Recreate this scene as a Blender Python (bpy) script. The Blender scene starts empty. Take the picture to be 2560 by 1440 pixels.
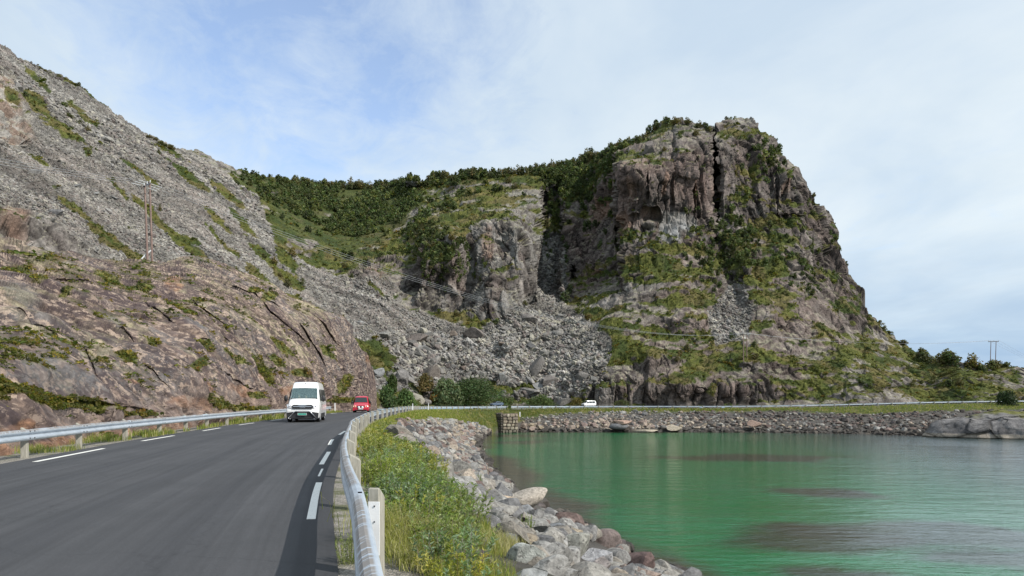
import bpy, math, random
import numpy as np
from mathutils import Vector, Matrix, Euler

random.seed(7)
RS = np.random.RandomState(11)
SC = bpy.context.scene
COL = SC.collection

# ------------------------------------------------------------------ camera
F = 1750.0            # focal length in pixels of the 2560 px wide photograph
HZ = 997.0            # row of the horizon
EYE = 1.6
cam_d = bpy.data.cameras.new("camera")
cam_d.sensor_width = 36.0
cam_d.lens = F / 2560.0 * 36.0
cam_d.shift_y = (HZ - 720.0) / 2560.0
cam_d.clip_start = 0.05
cam_d.clip_end = 9000.0
cam = bpy.data.objects.new("camera", cam_d)
cam.location = (0, 0, EYE)
cam.rotation_euler = (math.radians(90), 0, 0)
COL.objects.link(cam)
SC.camera = cam

# ------------------------------------------------------------------ light
SUN_EL, SUN_AZ = math.radians(38), math.radians(118)   # azimuth clockwise from the view direction (+Y): behind right
sun_dir = Vector((math.sin(SUN_AZ) * math.cos(SUN_EL), math.cos(SUN_AZ) * math.cos(SUN_EL), math.sin(SUN_EL)))
sun_d = bpy.data.lights.new("sun", "SUN")
sun_d.energy = 5.0
sun_d.angle = math.radians(.6)
sun_d.color = (1.0, 0.95, 0.88)
sun = bpy.data.objects.new("sun", sun_d)
sun.rotation_euler = (-sun_dir).to_track_quat('-Z', 'Y').to_euler()
COL.objects.link(sun)

W = bpy.data.worlds.new("World")
SC.world = W
W.use_nodes = True
nt = W.node_tree
nt.nodes.clear()


def N(nt, typ, **kw):
    n = nt.nodes.new(typ)
    for k, v in kw.items():
        if k == 'inp':
            for a, b in v.items():
                n.inputs[a].default_value = b
        else:
            setattr(n, k, v)
    return n


def mathn(nt, op, a, b=None, c=None, clamp=False):
    n = nt.nodes.new('ShaderNodeMath')
    n.operation = op
    n.use_clamp = clamp
    for i, v in enumerate((a, b, c)):
        if v is None:
            continue
        if isinstance(v, (int, float)):
            n.inputs[i].default_value = v
        else:
            nt.links.new(v, n.inputs[i])
    return n.outputs[0]


def ramp(nt, fac, stops):
    n = nt.nodes.new('ShaderNodeValToRGB')
    e = n.color_ramp.elements
    while len(e) > len(stops):
        e.remove(e[-1])
    while len(e) < len(stops):
        e.new(0.5)
    for i, (p, c) in enumerate(stops):
        e[i].position = p
        e[i].color = (c[0], c[1], c[2], 1) if not isinstance(c, (int, float)) else (c, c, c, 1)
    nt.links.new(fac, n.inputs[0])
    return n.outputs[0]


def mixc(nt, fac, a, b, mode='MIX'):
    n = nt.nodes.new('ShaderNodeMix')
    n.data_type = 'RGBA'
    n.blend_type = mode
    for s, v in ((n.inputs[0], fac), (n.inputs[6], a), (n.inputs[7], b)):
        if isinstance(v, (int, float)):
            s.default_value = v
        elif isinstance(v, tuple):
            s.default_value = (v[0], v[1], v[2], 1)
        else:
            nt.links.new(v, s)
    return n.outputs[2]


def noise(nt, vec, scale, detail=4, rough=0.55, dist=0.0, out=0):
    n = nt.nodes.new('ShaderNodeTexNoise')
    n.inputs['Scale'].default_value = scale
    n.inputs['Detail'].default_value = detail
    n.inputs['Roughness'].default_value = rough
    n.inputs['Distortion'].default_value = dist
    if vec is not None:
        nt.links.new(vec, n.inputs['Vector'])
    return n.outputs[out]


def build_world():
    out = N(nt, 'ShaderNodeOutputWorld')
    bg = N(nt, 'ShaderNodeBackground')
    sky = N(nt, 'ShaderNodeTexSky', sky_type='NISHITA', sun_disc=False)
    sky.sun_elevation = SUN_EL
    sky.sun_rotation = SUN_AZ
    sky.air_density = 1.0
    sky.dust_density = 0.6
    tc = N(nt, 'ShaderNodeTexCoord')
    sep = N(nt, 'ShaderNodeSeparateXYZ')
    nt.links.new(tc.outputs['Generated'], sep.inputs[0])
    # project the direction on a cloud deck: v.xy / (z + k)
    zz = mathn(nt, 'ADD', mathn(nt, 'MAXIMUM', sep.outputs[2], 0.0), 0.16)
    cx = mathn(nt, 'DIVIDE', sep.outputs[0], zz)
    cy = mathn(nt, 'DIVIDE', sep.outputs[1], zz)
    comb = N(nt, 'ShaderNodeCombineXYZ')
    nt.links.new(mathn(nt, 'ADD', mathn(nt, 'MULTIPLY', cx, 0.95), mathn(nt, 'MULTIPLY', cy, 0.15)), comb.inputs[0])
    nt.links.new(mathn(nt, 'MULTIPLY', cy, 0.75), comb.inputs[1])
    vec = comb.outputs[0]
    big = noise(nt, vec, 0.75, 3, 0.5, 0.3)
    fine = noise(nt, vec, 4.6, 9, 0.66, 0.6)
    wisp = noise(nt, vec, 15.0, 6, 0.62, 0.4)
    # the veil is thinnest up ahead, slightly to the left
    dotn = N(nt, 'ShaderNodeVectorMath', operation='DOT_PRODUCT')
    nt.links.new(tc.outputs['Generated'], dotn.inputs[0])
    v = Vector((-0.25, 0.86, 0.475)).normalized()
    dotn.inputs[1].default_value = v
    gap = ramp(nt, dotn.outputs['Value'], [(0.945, 0.0), (0.999, 1.0)])
    dens = mathn(nt, 'ADD', mathn(nt, 'MULTIPLY', big, 0.35), mathn(nt, 'MULTIPLY', fine, 0.6))
    dens = mathn(nt, 'ADD', dens, mathn(nt, 'MULTIPLY', wisp, 0.16))
    dens = mathn(nt, 'SUBTRACT', dens, mathn(nt, 'MULTIPLY', gap, 0.38))
    m = ramp(nt, dens, [(0.14, 0.20), (0.32, 0.66), (0.46, 0.95), (0.60, 1.0)])
    low = ramp(nt, sep.outputs[2], [(0.0, (3.6, 4.9, 6.6)), (0.06, (4.2, 5.5, 6.9)), (0.2, (6.6, 7.45, 8.0)), (0.5, (5.9, 6.8, 7.6))])
    shade = noise(nt, vec, 1.6, 5, 0.55, 0.4)
    cc = mixc(nt, ramp(nt, shade, [(0.35, 0.0), (0.65, 1.0)]), mixc(nt, 1.0, low, (0.84, 0.885, 0.945), 'MULTIPLY'), mixc(nt, 1.0, low, (1.06, 1.04, 1.02), 'MULTIPLY'))
    skc = mixc(nt, 1.0, sky.outputs[0], (1.9, 1.9, 2.0), 'MULTIPLY')
    c = mixc(nt, m, skc, cc)
    nt.links.new(c, bg.inputs[0])
    bg.inputs[1].default_value = 0.12
    nt.links.new(bg.outputs[0], out.inputs[0])


build_world()
SC.view_settings.view_transform = 'Standard'
SC.view_settings.look = 'None'
SC.view_settings.exposure = 0.0
SC.view_settings.gamma = 1.0
SC.view_settings.use_curve_mapping = False
SC.cycles.max_bounces = 6
SC.cycles.transparent_max_bounces = 8
SC.cycles.use_denoising = True

# ------------------------------------------------------------------ helpers
def Pt(px, py, D):
    return np.array([D * (px - 1280.0) / F, D, EYE + D * (HZ - py) / F])


def proj(P):
    P = np.asarray(P)
    return 1280 + F * P[..., 0] / P[..., 1], HZ - F * (P[..., 2] - EYE) / P[..., 1]


def sstep(a, b, x):
    t = np.clip((x - a) / (b - a), 0, 1)
    return t * t * (3 - 2 * t)


def _h(ix, iy, iz, seed):
    with np.errstate(over='ignore'):
        h = (ix.astype(np.uint32) * np.uint32(374761393) + iy.astype(np.uint32) * np.uint32(668265263)
             + iz.astype(np.uint32) * np.uint32(2147483647 - 1234567) + np.uint32(seed * 974711 + 13))
        h = (h ^ (h >> np.uint32(13))) * np.uint32(1274126177)
        h = (h ^ (h >> np.uint32(16))) * np.uint32(2246822519)
        h = h ^ (h >> np.uint32(15))
    return h


def hf(h):
    return (h & np.uint32(0xffffff)).astype(np.float32) / np.float32(0xffffff)


def vnoise(p, seed=0):
    f = np.floor(p)
    i = f.astype(np.int64)
    t = (p - f).astype(np.float32)
    t = t * t * (3 - 2 * t)
    r = 0
    for a in (0, 1):
        wx = t[:, 0] if a else 1 - t[:, 0]
        for b in (0, 1):
            wy = t[:, 1] if b else 1 - t[:, 1]
            for c in (0, 1):
                wz = t[:, 2] if c else 1 - t[:, 2]
                r = r + wx * wy * wz * hf(_h(i[:, 0] + a, i[:, 1] + b, i[:, 2] + c, seed))
    return r


def fbm(p, size, octs=4, seed=0, gain=0.5):
    a, s, r, q = 1.0, 0.0, 0, p / size
    for o in range(octs):
        r = r + a * vnoise(q + 17.3 * o, seed + o)
        s += a
        a *= gain
        q = q * 2.03
    return r / s


def worley(p, seed=0):
    b = np.floor(p - 0.5)
    i = b.astype(np.int64)
    n = len(p)
    F1 = np.full(n, 9.0, np.float32)
    F2 = np.full(n, 9.0, np.float32)
    rid = np.zeros(n, np.uint32)
    dl = np.zeros((n, 3), np.float32)
    for a in (0, 1):
        for bb in (0, 1):
            for c in (0, 1):
                h = _h(i[:, 0] + a, i[:, 1] + bb, i[:, 2] + c, seed)
                h2 = h * np.uint32(2654435761)
                h3 = h2 ^ (h2 >> np.uint32(11))
                h3 = h3 * np.uint32(2246822519)
                cx = b[:, 0] + a + .5 + (hf(h) - .5) * .85
                cy = b[:, 1] + bb + .5 + (hf(h2 >> np.uint32(7)) - .5) * .85
                cz = b[:, 2] + c + .5 + (hf(h3 >> np.uint32(8)) - .5) * .85
                d = np.stack([p[:, 0] - cx, p[:, 1] - cy, p[:, 2] - cz], 1).astype(np.float32)
                q = np.sqrt((d * d).sum(1))
                near = q < F1
                F2 = np.where(near, F1, np.minimum(F2, q))
                F1 = np.where(near, q, F1)
                rid = np.where(near, h3, rid)
                dl[near] = d[near]
    return F1, F2, rid, dl


def blocks(p, size, seed, st=(1, 1, 1), tilt=1.4, crack=0.22, cw=0.10, soft=0.0):
    """faceted, jointed rock relief; about +-0.5*size"""
    q = p / size * np.array(st)
    q = q + (np.stack([vnoise(q * .7, seed + 50), vnoise(q * .7 + 9, seed + 51), vnoise(q * .7 + 31, seed + 52)], 1) - .5) * .9
    F1, F2, rid, dl = worley(q, seed)
    r0 = hf(rid)
    g = np.stack([hf(rid * np.uint32(3) + np.uint32(5)), hf(rid * np.uint32(7) + np.uint32(11)), hf((rid >> np.uint32(5)) * np.uint32(13))], 1) - .5
    fac = (r0 - .5) * .7 + (dl * g).sum(1) * tilt
    if soft:
        fac = fac * sstep(0, soft, F2 - F1)
    ck = np.exp(-((F2 - F1) / cw) ** 2)
    return (fac * .5 - ck * crack) * size, r0, ck


def poly(px, py, pts, soft=12.0):
    """soft inside mask of a polygon given in (column, row) bearings"""
    x, y = px.ravel(), py.ravel()
    ins = np.zeros(x.shape, bool)
    dmin = np.full(x.shape, 1e9)
    n = len(pts)
    for k in range(n):
        x0, y0 = pts[k]
        x1, y1 = pts[(k + 1) % n]
        cond = ((y0 > y) != (y1 > y))
        xi = (x1 - x0) * (y - y0) / ((y1 - y0) or 1e-9) + x0
        ins ^= cond & (x < xi)
        t = np.clip(((x - x0) * (x1 - x0) + (y - y0) * (y1 - y0)) / ((x1 - x0) ** 2 + (y1 - y0) ** 2 + 1e-9), 0, 1)
        dd = np.hypot(x - x0 - t * (x1 - x0), y - y0 - t * (y1 - y0))
        dmin = np.minimum(dmin, dd)
    s = np.where(ins, dmin, -dmin)
    return sstep(-soft, soft, s).reshape(px.shape)


def streak(px, py, cx, cy, L, Wd, ang):
    a = math.radians(ang)
    u = (px - cx) * math.cos(a) + (py - cy) * math.sin(a)
    v = -(px - cx) * math.sin(a) + (py - cy) * math.cos(a)
    return np.exp(-((u / L) ** 2 + (v / Wd) ** 2) ** 1.5)


def mk_mesh(name, V, Q=None, T=None, col=None, mat=None, smooth=False, link=True, **props):
    me = bpy.data.meshes.new(name)
    V = np.ascontiguousarray(V, np.float32)
    me.vertices.add(len(V))
    me.vertices.foreach_set('co', V.ravel())
    idx, start, tot = [], [], []
    n = 0
    if Q is not None and len(Q):
        Q = np.asarray(Q, np.int32)
        idx.append(Q.ravel()); start.append(np.arange(len(Q)) * 4); tot.append(np.full(len(Q), 4)); n = len(Q) * 4
    if T is not None and len(T):
        T = np.asarray(T, np.int32)
        idx.append(T.ravel()); start.append(n + np.arange(len(T)) * 3); tot.append(np.full(len(T), 3))
    idx = np.concatenate(idx); start = np.concatenate(start); tot = np.concatenate(tot)
    me.loops.add(len(idx))
    me.loops.foreach_set('vertex_index', idx.astype(np.int32))
    me.polygons.add(len(start))
    me.polygons.foreach_set('loop_start', start.astype(np.int32))
    me.polygons.foreach_set('loop_total', tot.astype(np.int32))
    me.polygons.foreach_set('use_smooth', np.full(len(start), smooth))
    if col is not None:
        at = me.color_attributes.new('Col', 'FLOAT_COLOR', 'POINT')
        c4 = np.ones((len(V), 4), np.float32)
        c4[:, :np.shape(col)[1]] = col
        at.data.foreach_set('color', c4.ravel())
    me.update(calc_edges=True)
    if mat is not None:
        me.materials.append(mat)
    if not link:
        return me
    o = bpy.data.objects.new(name, me)
    COL.objects.link(o)
    for k, v in props.items():
        if v:
            o[k] = v
    return o


def grid_quads(nr, nc, flip=False):
    i = np.arange(nr * nc).reshape(nr, nc)
    q = np.stack([i[:-1, :-1], i[:-1, 1:], i[1:, 1:], i[1:, :-1]], -1).reshape(-1, 4)
    return q[:, ::-1] if flip else q


def grid_normals(G):
    du = np.gradient(G, axis=1)
    dv = np.gradient(G, axis=0)
    n = np.cross(du, dv)
    n /= np.linalg.norm(n, axis=2, keepdims=True) + 1e-9
    return n


def smooth_grid(A, k):
    for _ in range(k):
        B = np.pad(A, ((1, 1), (1, 1)) + ((0, 0),) * (A.ndim - 2), mode='edge')
        A = (B[:-2, 1:-1] + B[2:, 1:-1] + B[1:-1, :-2] + B[1:-1, 2:] + 2 * A) / 6
    return A


def lerp3(a, b, t):
    return a + (b - a) * t[..., None]


def C(*v):
    return np.array(v, float)

# ------------------------------------------------------------------ materials
def principled(name, base=(.5, .5, .5), rough=.6, metal=0.0, spec=.5):
    m = bpy.data.materials.new(name)
    m.use_nodes = True
    t = m.node_tree
    b = t.nodes['Principled BSDF']
    b.inputs['Base Color'].default_value = (*base, 1)
    b.inputs['Roughness'].default_value = rough
    b.inputs['Metallic'].default_value = metal
    b.inputs['Specular IOR Level'].default_value = spec
    return m, t, b


def rock_material(name, scales=(2.0, 9.0, 40.0), bump=.25, var=.45, dist=.3, speck=None, lichen=False):
    """vertex albedo x several octaves of real-world-scale mottling, with fine relief"""
    m, t, b = principled(name, rough=.92, spec=.2)
    geo = N(t, 'ShaderNodeNewGeometry')
    at = N(t, 'ShaderNodeAttribute', attribute_name='Col')
    pos = geo.outputs['Position']
    oi = N(t, 'ShaderNodeObjectInfo')
    n1 = noise(t, pos, scales[0], 5, .65)
    n2 = noise(t, pos, scales[1], 6, .7)
    c1 = ramp(t, n1, [(.25, 1 - var), (.5, 1.0), (.75, 1 + var)])
    c2 = ramp(t, n2, [(.28, 1 - var), (.5, .95), (.72, 1 + var * 1.2)])
    c = mixc(t, 1.0, at.outputs['Color'], c1, 'MULTIPLY')
    c = mixc(t, 1.0, c, oi.outputs['Color'], 'MULTIPLY')
    c = mixc(t, 1.0, c, c2, 'MULTIPLY')
    if speck:
        n3 = noise(t, pos, speck[0], 5, .7, 0.4)
        f = ramp(t, n3, [(speck[1], 0.0), (speck[1] + .05, speck[3])])
        c = mixc(t, f, c, speck[2])
    if lichen:
        mp = N(t, 'ShaderNodeMapping')
        mp.inputs['Rotation'].default_value = (0, math.radians(33), 0)
        mp.inputs['Scale'].default_value = (.5, .8, 1.25)
        t.links.new(pos, mp.inputs[0])
        la = noise(t, mp.outputs[0], 1.25, 8, .74, .6)
        lb = noise(t, mp.outputs[0], 2.1, 8, .74, .4)
        zn = noise(t, pos, .30, 4, .6)
        dk = mathn(t, 'MULTIPLY', ramp(t, la, [(.45, 0.0), (.50, 1.0)]), ramp(t, zn, [(.38, .3), (.56, 1.0)]))
        lt = mathn(t, 'MULTIPLY', ramp(t, lb, [(.53, 0.0), (.57, 1.0)]), ramp(t, zn, [(.40, 1.0), (.70, .45)]))
        k = mathn(t, 'SUBTRACT', 1.0, at.outputs['Alpha'])
        c = mixc(t, mathn(t, 'MULTIPLY', mathn(t, 'MULTIPLY', dk, k), .72), c, (.058, .043, .046))
        c = mixc(t, mathn(t, 'MULTIPLY', mathn(t, 'MULTIPLY', lt, k), .80), c, (.43, .335, .265))
    t.links.new(c, b.inputs['Base Color'])
    n3 = noise(t, pos, scales[2] * .5, 6, .7)
    h = mathn(t, 'ADD', mathn(t, 'MULTIPLY', n2, .6), mathn(t, 'MULTIPLY', n3, .3))
    bp = N(t, 'ShaderNodeBump')
    bp.inputs['Strength'].default_value = .8
    bp.inputs['Distance'].default_value = bump
    t.links.new(h, bp.inputs['Height'])
    t.links.new(bp.outputs[0], b.inputs['Normal'])
    return m


def leaf_material(name, tint=(1, 1, 1), trans=.35, rough=.55):
    m, t, b = principled(name, rough=rough, spec=.25)
    at = N(t, 'ShaderNodeAttribute', attribute_name='Col')
    oi = N(t, 'ShaderNodeObjectInfo')
    c = mixc(t, 1.0, at.outputs['Color'], tint, 'MULTIPLY')
    r = ramp(t, oi.outputs['Random'], [(0, (.75, .8, .8)), (.5, (1, 1, 1)), (1, (1.25, 1.12, .85))])
    c = mixc(t, 1.0, c, r, 'MULTIPLY')
    t.links.new(c, b.inputs['Base Color'])
    tr = N(t, 'ShaderNodeBsdfTranslucent')
    t.links.new(mixc(t, 1.0, c, (1.3, 1.5, .7), 'MULTIPLY'), tr.inputs[0])
    mx = N(t, 'ShaderNodeMixShader')
    mx.inputs[0].default_value = trans
    t.links.new(b.outputs[0], mx.inputs[1])
    t.links.new(tr.outputs[0], mx.inputs[2])
    t.links.new(mx.outputs[0], t.nodes['Material Output'].inputs[0])
    return m


M_MOUNT = rock_material('mountain_rock', (.5, 1.9, 8.0), bump=.6, var=.5)
M_OUT = rock_material('outcrop_rock', (1.6, 6.0, 30.0), bump=.16, var=.36, lichen=True)
M_STONE = rock_material('boulder_rock', (2.6, 9.0, 44.0), bump=.09, var=.42, speck=(13.0, .57, (.05, .045, .042), .7))
M_BIG = rock_material('block_rock', (.7, 2.6, 12.0), bump=.35, var=.42, speck=(3.2, .56, (.055, .05, .045), .55))
M_SCREE = rock_material('scree_rock', (.6, 3.0, 10.0), bump=.2, var=.3)
M_LEAF = leaf_material('bush_leaves')
M_TREE = leaf_material('birch_leaves', trans=.25)
M_SHRUB = leaf_material('willow_leaves', trans=.35, rough=.45)
M_GRASS = leaf_material('grass_blades', trans=.4)
# ================================================================== PATH OF THE ROAD
# (x, y, z) of the bay-side guardrail line, and the shoreline point that belongs to it
ST = [  # rail x, y, road z, shore x, shore y
    (3.4, -12, 0, 24, -10), (1.6, -6, 0, 20.5, -4), (.25, 0, 0, 17.2, 2), (-.62, 3.36, 0, 15.8, 5.5), (-1.36, 6.4, 0, 14.6, 9), (-2.25, 9.7, 0, 13.4, 12),
    (-3.4, 14.4, 0, 11.9, 17), (-5.4, 23.6, 0, 8.8, 27.5), (-6.35, 28, 0, 7.5, 31.6), (-7.7, 36, 0, 5.4, 39.7),
    (-9.1, 45, 0, 2.9, 50), (-10.4, 58, 0, .8, 61), (-11.2, 68, 0, -1, 71), (-12.3, 84, -.03, -3.4, 88),
    (-14.4, 110, -.32, -5.3, 112), (-14.6, 130, -.52, -6.2, 128), (-12, 147, -.72, -5.9, 144), (-7, 162, -.88, -5, 158),
    (3, 175, -.95, 0, 169.5), (14, 181, -1.0, 12, 170), (30, 184.5, -1.0, 28, 169), (60, 186.5, -1.0, 55, 168),
    (90, 188, -.5, 80, 160), (118, 190, .15, 93, 147), (160, 192, .6, 125, 139), (230, 194, .8, 200, 130)]
ZW = -6.4
STA = np.array(ST, float)


def catmull(A, n):
    out = []
    k = len(A)
    for i in range(k - 1):
        p0, p1, p2, p3 = A[max(i - 1, 0)], A[i], A[i + 1], A[min(i + 2, k - 1)]
        for j in range(n):
            t = j / n
            out.append(.5 * ((2 * p1) + (-p0 + p2) * t + (2 * p0 - 5 * p1 + 4 * p2 - p3) * t * t + (-p0 + 3 * p1 - 3 * p2 + p3) * t ** 3))
    out.append(A[-1])
    return np.array(out)


PF = catmull(STA, 30)
seg = np.r_[0, np.cumsum(np.hypot(np.diff(PF[:, 0]), np.diff(PF[:, 1])))]
SL = seg[-1]


def path_at(s):
    """rail x, y, z, shore x, shore y and unit normal (to the bay side) at arclength s"""
    s = np.asarray(s, float)
    r = [np.interp(s, seg, PF[:, i]) for i in range(5)]
    e = 0.6
    dx = np.interp(s + e, seg, PF[:, 0]) - np.interp(s - e, seg, PF[:, 0])
    dy = np.interp(s + e, seg, PF[:, 1]) - np.interp(s - e, seg, PF[:, 1])
    L = np.hypot(dx, dy) + 1e-9
    return r + [dy / L, -dx / L]


def off(s, d, dz=0.0):
    """point at lateral offset d (positive = towards the bay)"""
    x, y, z, _, _, nx, ny = path_at(s)
    return np.stack([x + nx * d, y + ny * d, z + dz], -1)


S_CAM = float(np.interp(0, PF[:400, 1], seg[:400]))


def s_of_y(y):
    """arclength of the rail at forward distance y (first part of the road only)"""
    k = PF[:, 1] < 174
    return np.interp(y, PF[k, 1], seg[k])

# ------------------------------------------------------------------ asphalt and markings
def asphalt_material():
    m, t, b = principled('asphalt', rough=.82, spec=.35)
    geo = N(t, 'ShaderNodeNewGeometry')
    uv = N(t, 'ShaderNodeUVMap')
    pos = geo.outputs['Position']
    sp = N(t, 'ShaderNodeSeparateXYZ')
    t.links.new(uv.outputs[0], sp.inputs[0])
    off_ = sp.outputs[0]          # lateral offset in metres from the bay-side rail (0..9)
    wob = noise(t, pos, .35, 3, .5)
    offw = mathn(t, 'ADD', off_, mathn(t, 'MULTIPLY', wob, .12))
    base = ramp(t, noise(t, pos, .6, 5, .6), [(.3, (.050, .051, .054)), (.7, (.062, .062, .066))])
    # wheel tracks: polished, a little paler / darker
    tr = None
    for c_ in (2.0, 3.6, 5.5, 7.1):
        d = mathn(t, 'ABSOLUTE', mathn(t, 'SUBTRACT', offw, c_))
        g = ramp(t, d, [(0.0, 1.0), (.45, 0.0)])
        tr = g if tr is None else mathn(t, 'ADD', tr, g)
    base = mixc(t, mathn(t, 'MULTIPLY', tr, .6), base, (.040, .041, .045))
    mps = N(t, 'ShaderNodeCombineXYZ')
    t.links.new(mathn(t, 'MULTIPLY', off_, 3.0), mps.inputs[0])
    t.links.new(mathn(t, 'MULTIPLY', sp.outputs[1], .06), mps.inputs[1])
    base = mixc(t, 1.0, base, ramp(t, noise(t, mps.outputs[0], 1.6, 5, .65), [(.3, .78), (.7, 1.22)]), 'MULTIPLY')
    # older darker strip along the bay-side edge, outside the edge line
    edge = ramp(t, mathn(t, 'DIVIDE', offw, 10.0), [(.066, 1.0), (.071, 0.0)])
    base = mixc(t, mathn(t, 'MULTIPLY', edge, .55), base, (.030, .031, .035))
    # sand and dust swept to the edges, fine aggregate
    n2 = noise(t, pos, 170, 3, .7)
    base = mixc(t, 1.0, base, ramp(t, n2, [(.25, .55), (.5, 1.0), (.78, 1.7)]), 'MULTIPLY')
    n3 = noise(t, pos, 38, 4, .7)
    base = mixc(t, 1.0, base, ramp(t, n3, [(.3, .85), (.7, 1.15)]), 'MULTIPLY')
    # sealed cracks: thin dark winding lines
    wv = N(t, 'ShaderNodeTexVoronoi', feature='DISTANCE_TO_EDGE')
    wv.inputs['Scale'].default_value = .22
    dvec = N(t, 'ShaderNodeVectorMath', operation='ADD')
    t.links.new(pos, dvec.inputs[0])
    t.links.new(noise(t, pos, .9, 5, .6, 0, 1), dvec.inputs[1])
    t.links.new(dvec.outputs[0], wv.inputs['Vector'])
    ck = ramp(t, wv.outputs['Distance'], [(0.0, 1.0), (.004, 0.0)])
    base = mixc(t, mathn(t, 'MULTIPLY', ck, .35), base, (.02, .02, .022))
    t.links.new(base, b.inputs['Base Color'])
    bp = N(t, 'ShaderNodeBump')
    bp.inputs['Strength'].default_value = .5
    bp.inputs['Distance'].default_value = .004
    t.links.new(noise(t, pos, 260, 3, .7), bp.inputs['Height'])
    t.links.new(bp.outputs[0], b.inputs['Normal'])
    return m


def loft(name, s_arr, offs, dzs, mat, uv=False, **props):
    """sheet along the road: lateral offsets and heights"""
    G = np.stack([off(s_arr, o_, z_) for o_, z_ in zip(offs, dzs)], 1)
    nr, nc = G.shape[:2]
    o = mk_mesh(name, G.reshape(-1, 3), Q=grid_quads(nr, nc, flip=True), mat=mat, smooth=True, **props)
    if uv:
        me = o.data
        l = me.uv_layers.new(name='UVMap')
        uvv = np.stack([np.tile(-np.array(offs), nr), np.repeat(s_arr, nc)], 1)
        vi = np.empty(len(me.loops), np.int32)
        me.loops.foreach_get('vertex_index', vi)
        l.data.foreach_set('uv', uvv[vi].astype(np.float32).ravel())
    return o


M_ASPH = asphalt_material()
sa = np.linspace(0, SL, 420)
ro = np.linspace(-8.35, -.22, 16)
crown = .03 * (1 - ((ro + 4.3) / 4.1) ** 2)
road = loft('road', sa, ro, crown, M_ASPH, uv=True, kind='structure', label='grey asphalt two-lane road curving round the green bay')


def gravel_material():
    m, t, b = principled('gravel_verge', rough=.95, spec=.2)
    geo = N(t, 'ShaderNodeNewGeometry')
    pos = geo.outputs['Position']
    v = N(t, 'ShaderNodeTexVoronoi')
    v.inputs['Scale'].default_value = 42
    t.links.new(pos, v.inputs['Vector'])
    vh = N(t, 'ShaderNodeSeparateXYZ')
    t.links.new(v.outputs['Color'], vh.inputs[0])
    c = ramp(t, vh.outputs[0], [(0, (.16, .145, .125)), (.5, (.27, .25, .22)), (1, (.38, .35, .31))])
    big = noise(t, pos, 1.1, 5, .6)
    c = mixc(t, ramp(t, big, [(.48, 0.0), (.6, .8)]), c, (.10, .11, .045))
    t.links.new(c, b.inputs['Base Color'])
    bp = N(t, 'ShaderNodeBump')
    bp.inputs['Distance'].default_value = .02
    t.links.new(v.outputs['Distance'], bp.inputs['Height'])
    bp.invert = True
    t.links.new(bp.outputs[0], b.inputs['Normal'])
    return m


M_GRAV = gravel_material()
loft('verge', sa, [-.30, -.1, .15, .45, .8], [-.02, -.015, -.02, -.05, -.12], M_GRAV, kind='structure', label='gravel verge under the bay-side guardrail')
loft('roadside_ground', sa, [-26, -18, -12, -9.4, -8.2], [-.15, -.1, -.05, -.06, -.035], M_GRAV, kind='structure', label='gravel verge on the inland side of the road')

M_PAINT, t_, b_ = principled('road_paint', (.66, .65, .60), .7)
g_ = N(t_, 'ShaderNodeNewGeometry')
t_.links.new(mixc(t_, ramp(t_, noise(t_, g_.outputs['Position'], 24, 5, .75), [(.33, 0.0), (.42, 1.0)]), (.36, .36, .34), (.80, .79, .74)), b_.inputs['Base Color'])


def dash(s0, s1, d, w=.13):
    n = max(3, int((s1 - s0) / .8) + 2)
    s = np.linspace(s0, s1, n)
    cz = lambda o_: .03 * (1 - ((o_ + 4.3) / 4.1) ** 2) + .005
    A = np.stack([off(s, d - w / 2, cz(d - w / 2)), off(s, d + w / 2, cz(d + w / 2))], 1)
    B = A - np.array([0, 0, .004])
    V = np.concatenate([A.reshape(-1, 3), B.reshape(-1, 3)])
    Q = grid_quads(n, 2, flip=True)
    m = 2 * n
    side = [(0, 1, m + 1, m)] + [(2 * k + 1, 2 * k + 3, m + 2 * k + 3, m + 2 * k + 1) for k in range(n - 1)] + [(2 * k + 2, 2 * k, m + 2 * k, m + 2 * k + 2) for k in range(n - 1)]
    o = mk_mesh('edge_line_dash', V, Q=np.concatenate([Q, np.array(side)]), mat=M_PAINT)
    o.parent = road
    return o


def s_for(d, y):
    """arclength at which the line at lateral offset d passes forward distance y"""
    s = np.linspace(0, float(s_of_y(170)), 3000)
    q = off(s, d)[:, 1]
    return float(s[int(np.argmin(np.abs(q - y)))])


for (y0, y1) in ((2.0, 5.4), (9.3, 13.3), (17.0, 21.0), (24.2, 27.4), (31.0, 34.6), (38.4, 42), (46, 49.6), (54, 57.6), (62, 65.6)):
    d_ = -float(np.interp(y0, [9, 24], [.50, .76]))
    dash(s_for(d_, y0), s_for(d_, y1), d_, .115)
for (y0, y1) in ((9.2, 13.6), (17.7, 22.4), (26.4, 30.2), (34.8, 38.2), (42.6, 46.2), (50.8, 54.2), (59, 62.4), (67, 70.4), (75, 78.4)):
    dash(s_for(-7.75, y0), s_for(-7.75, y1), -7.75)
for k in range(14):
    s0 = float(s_of_y(70)) + k * 7.7 + 3
    dash(s0, s0 + 4, -.78)
    if k > 1:
        dash(s0, s0 + 4, -7.75)
# short worn dash between two long ones
dash(s_for(-.55, 14.4), s_for(-.55, 15.9), -.56, .045)

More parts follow.
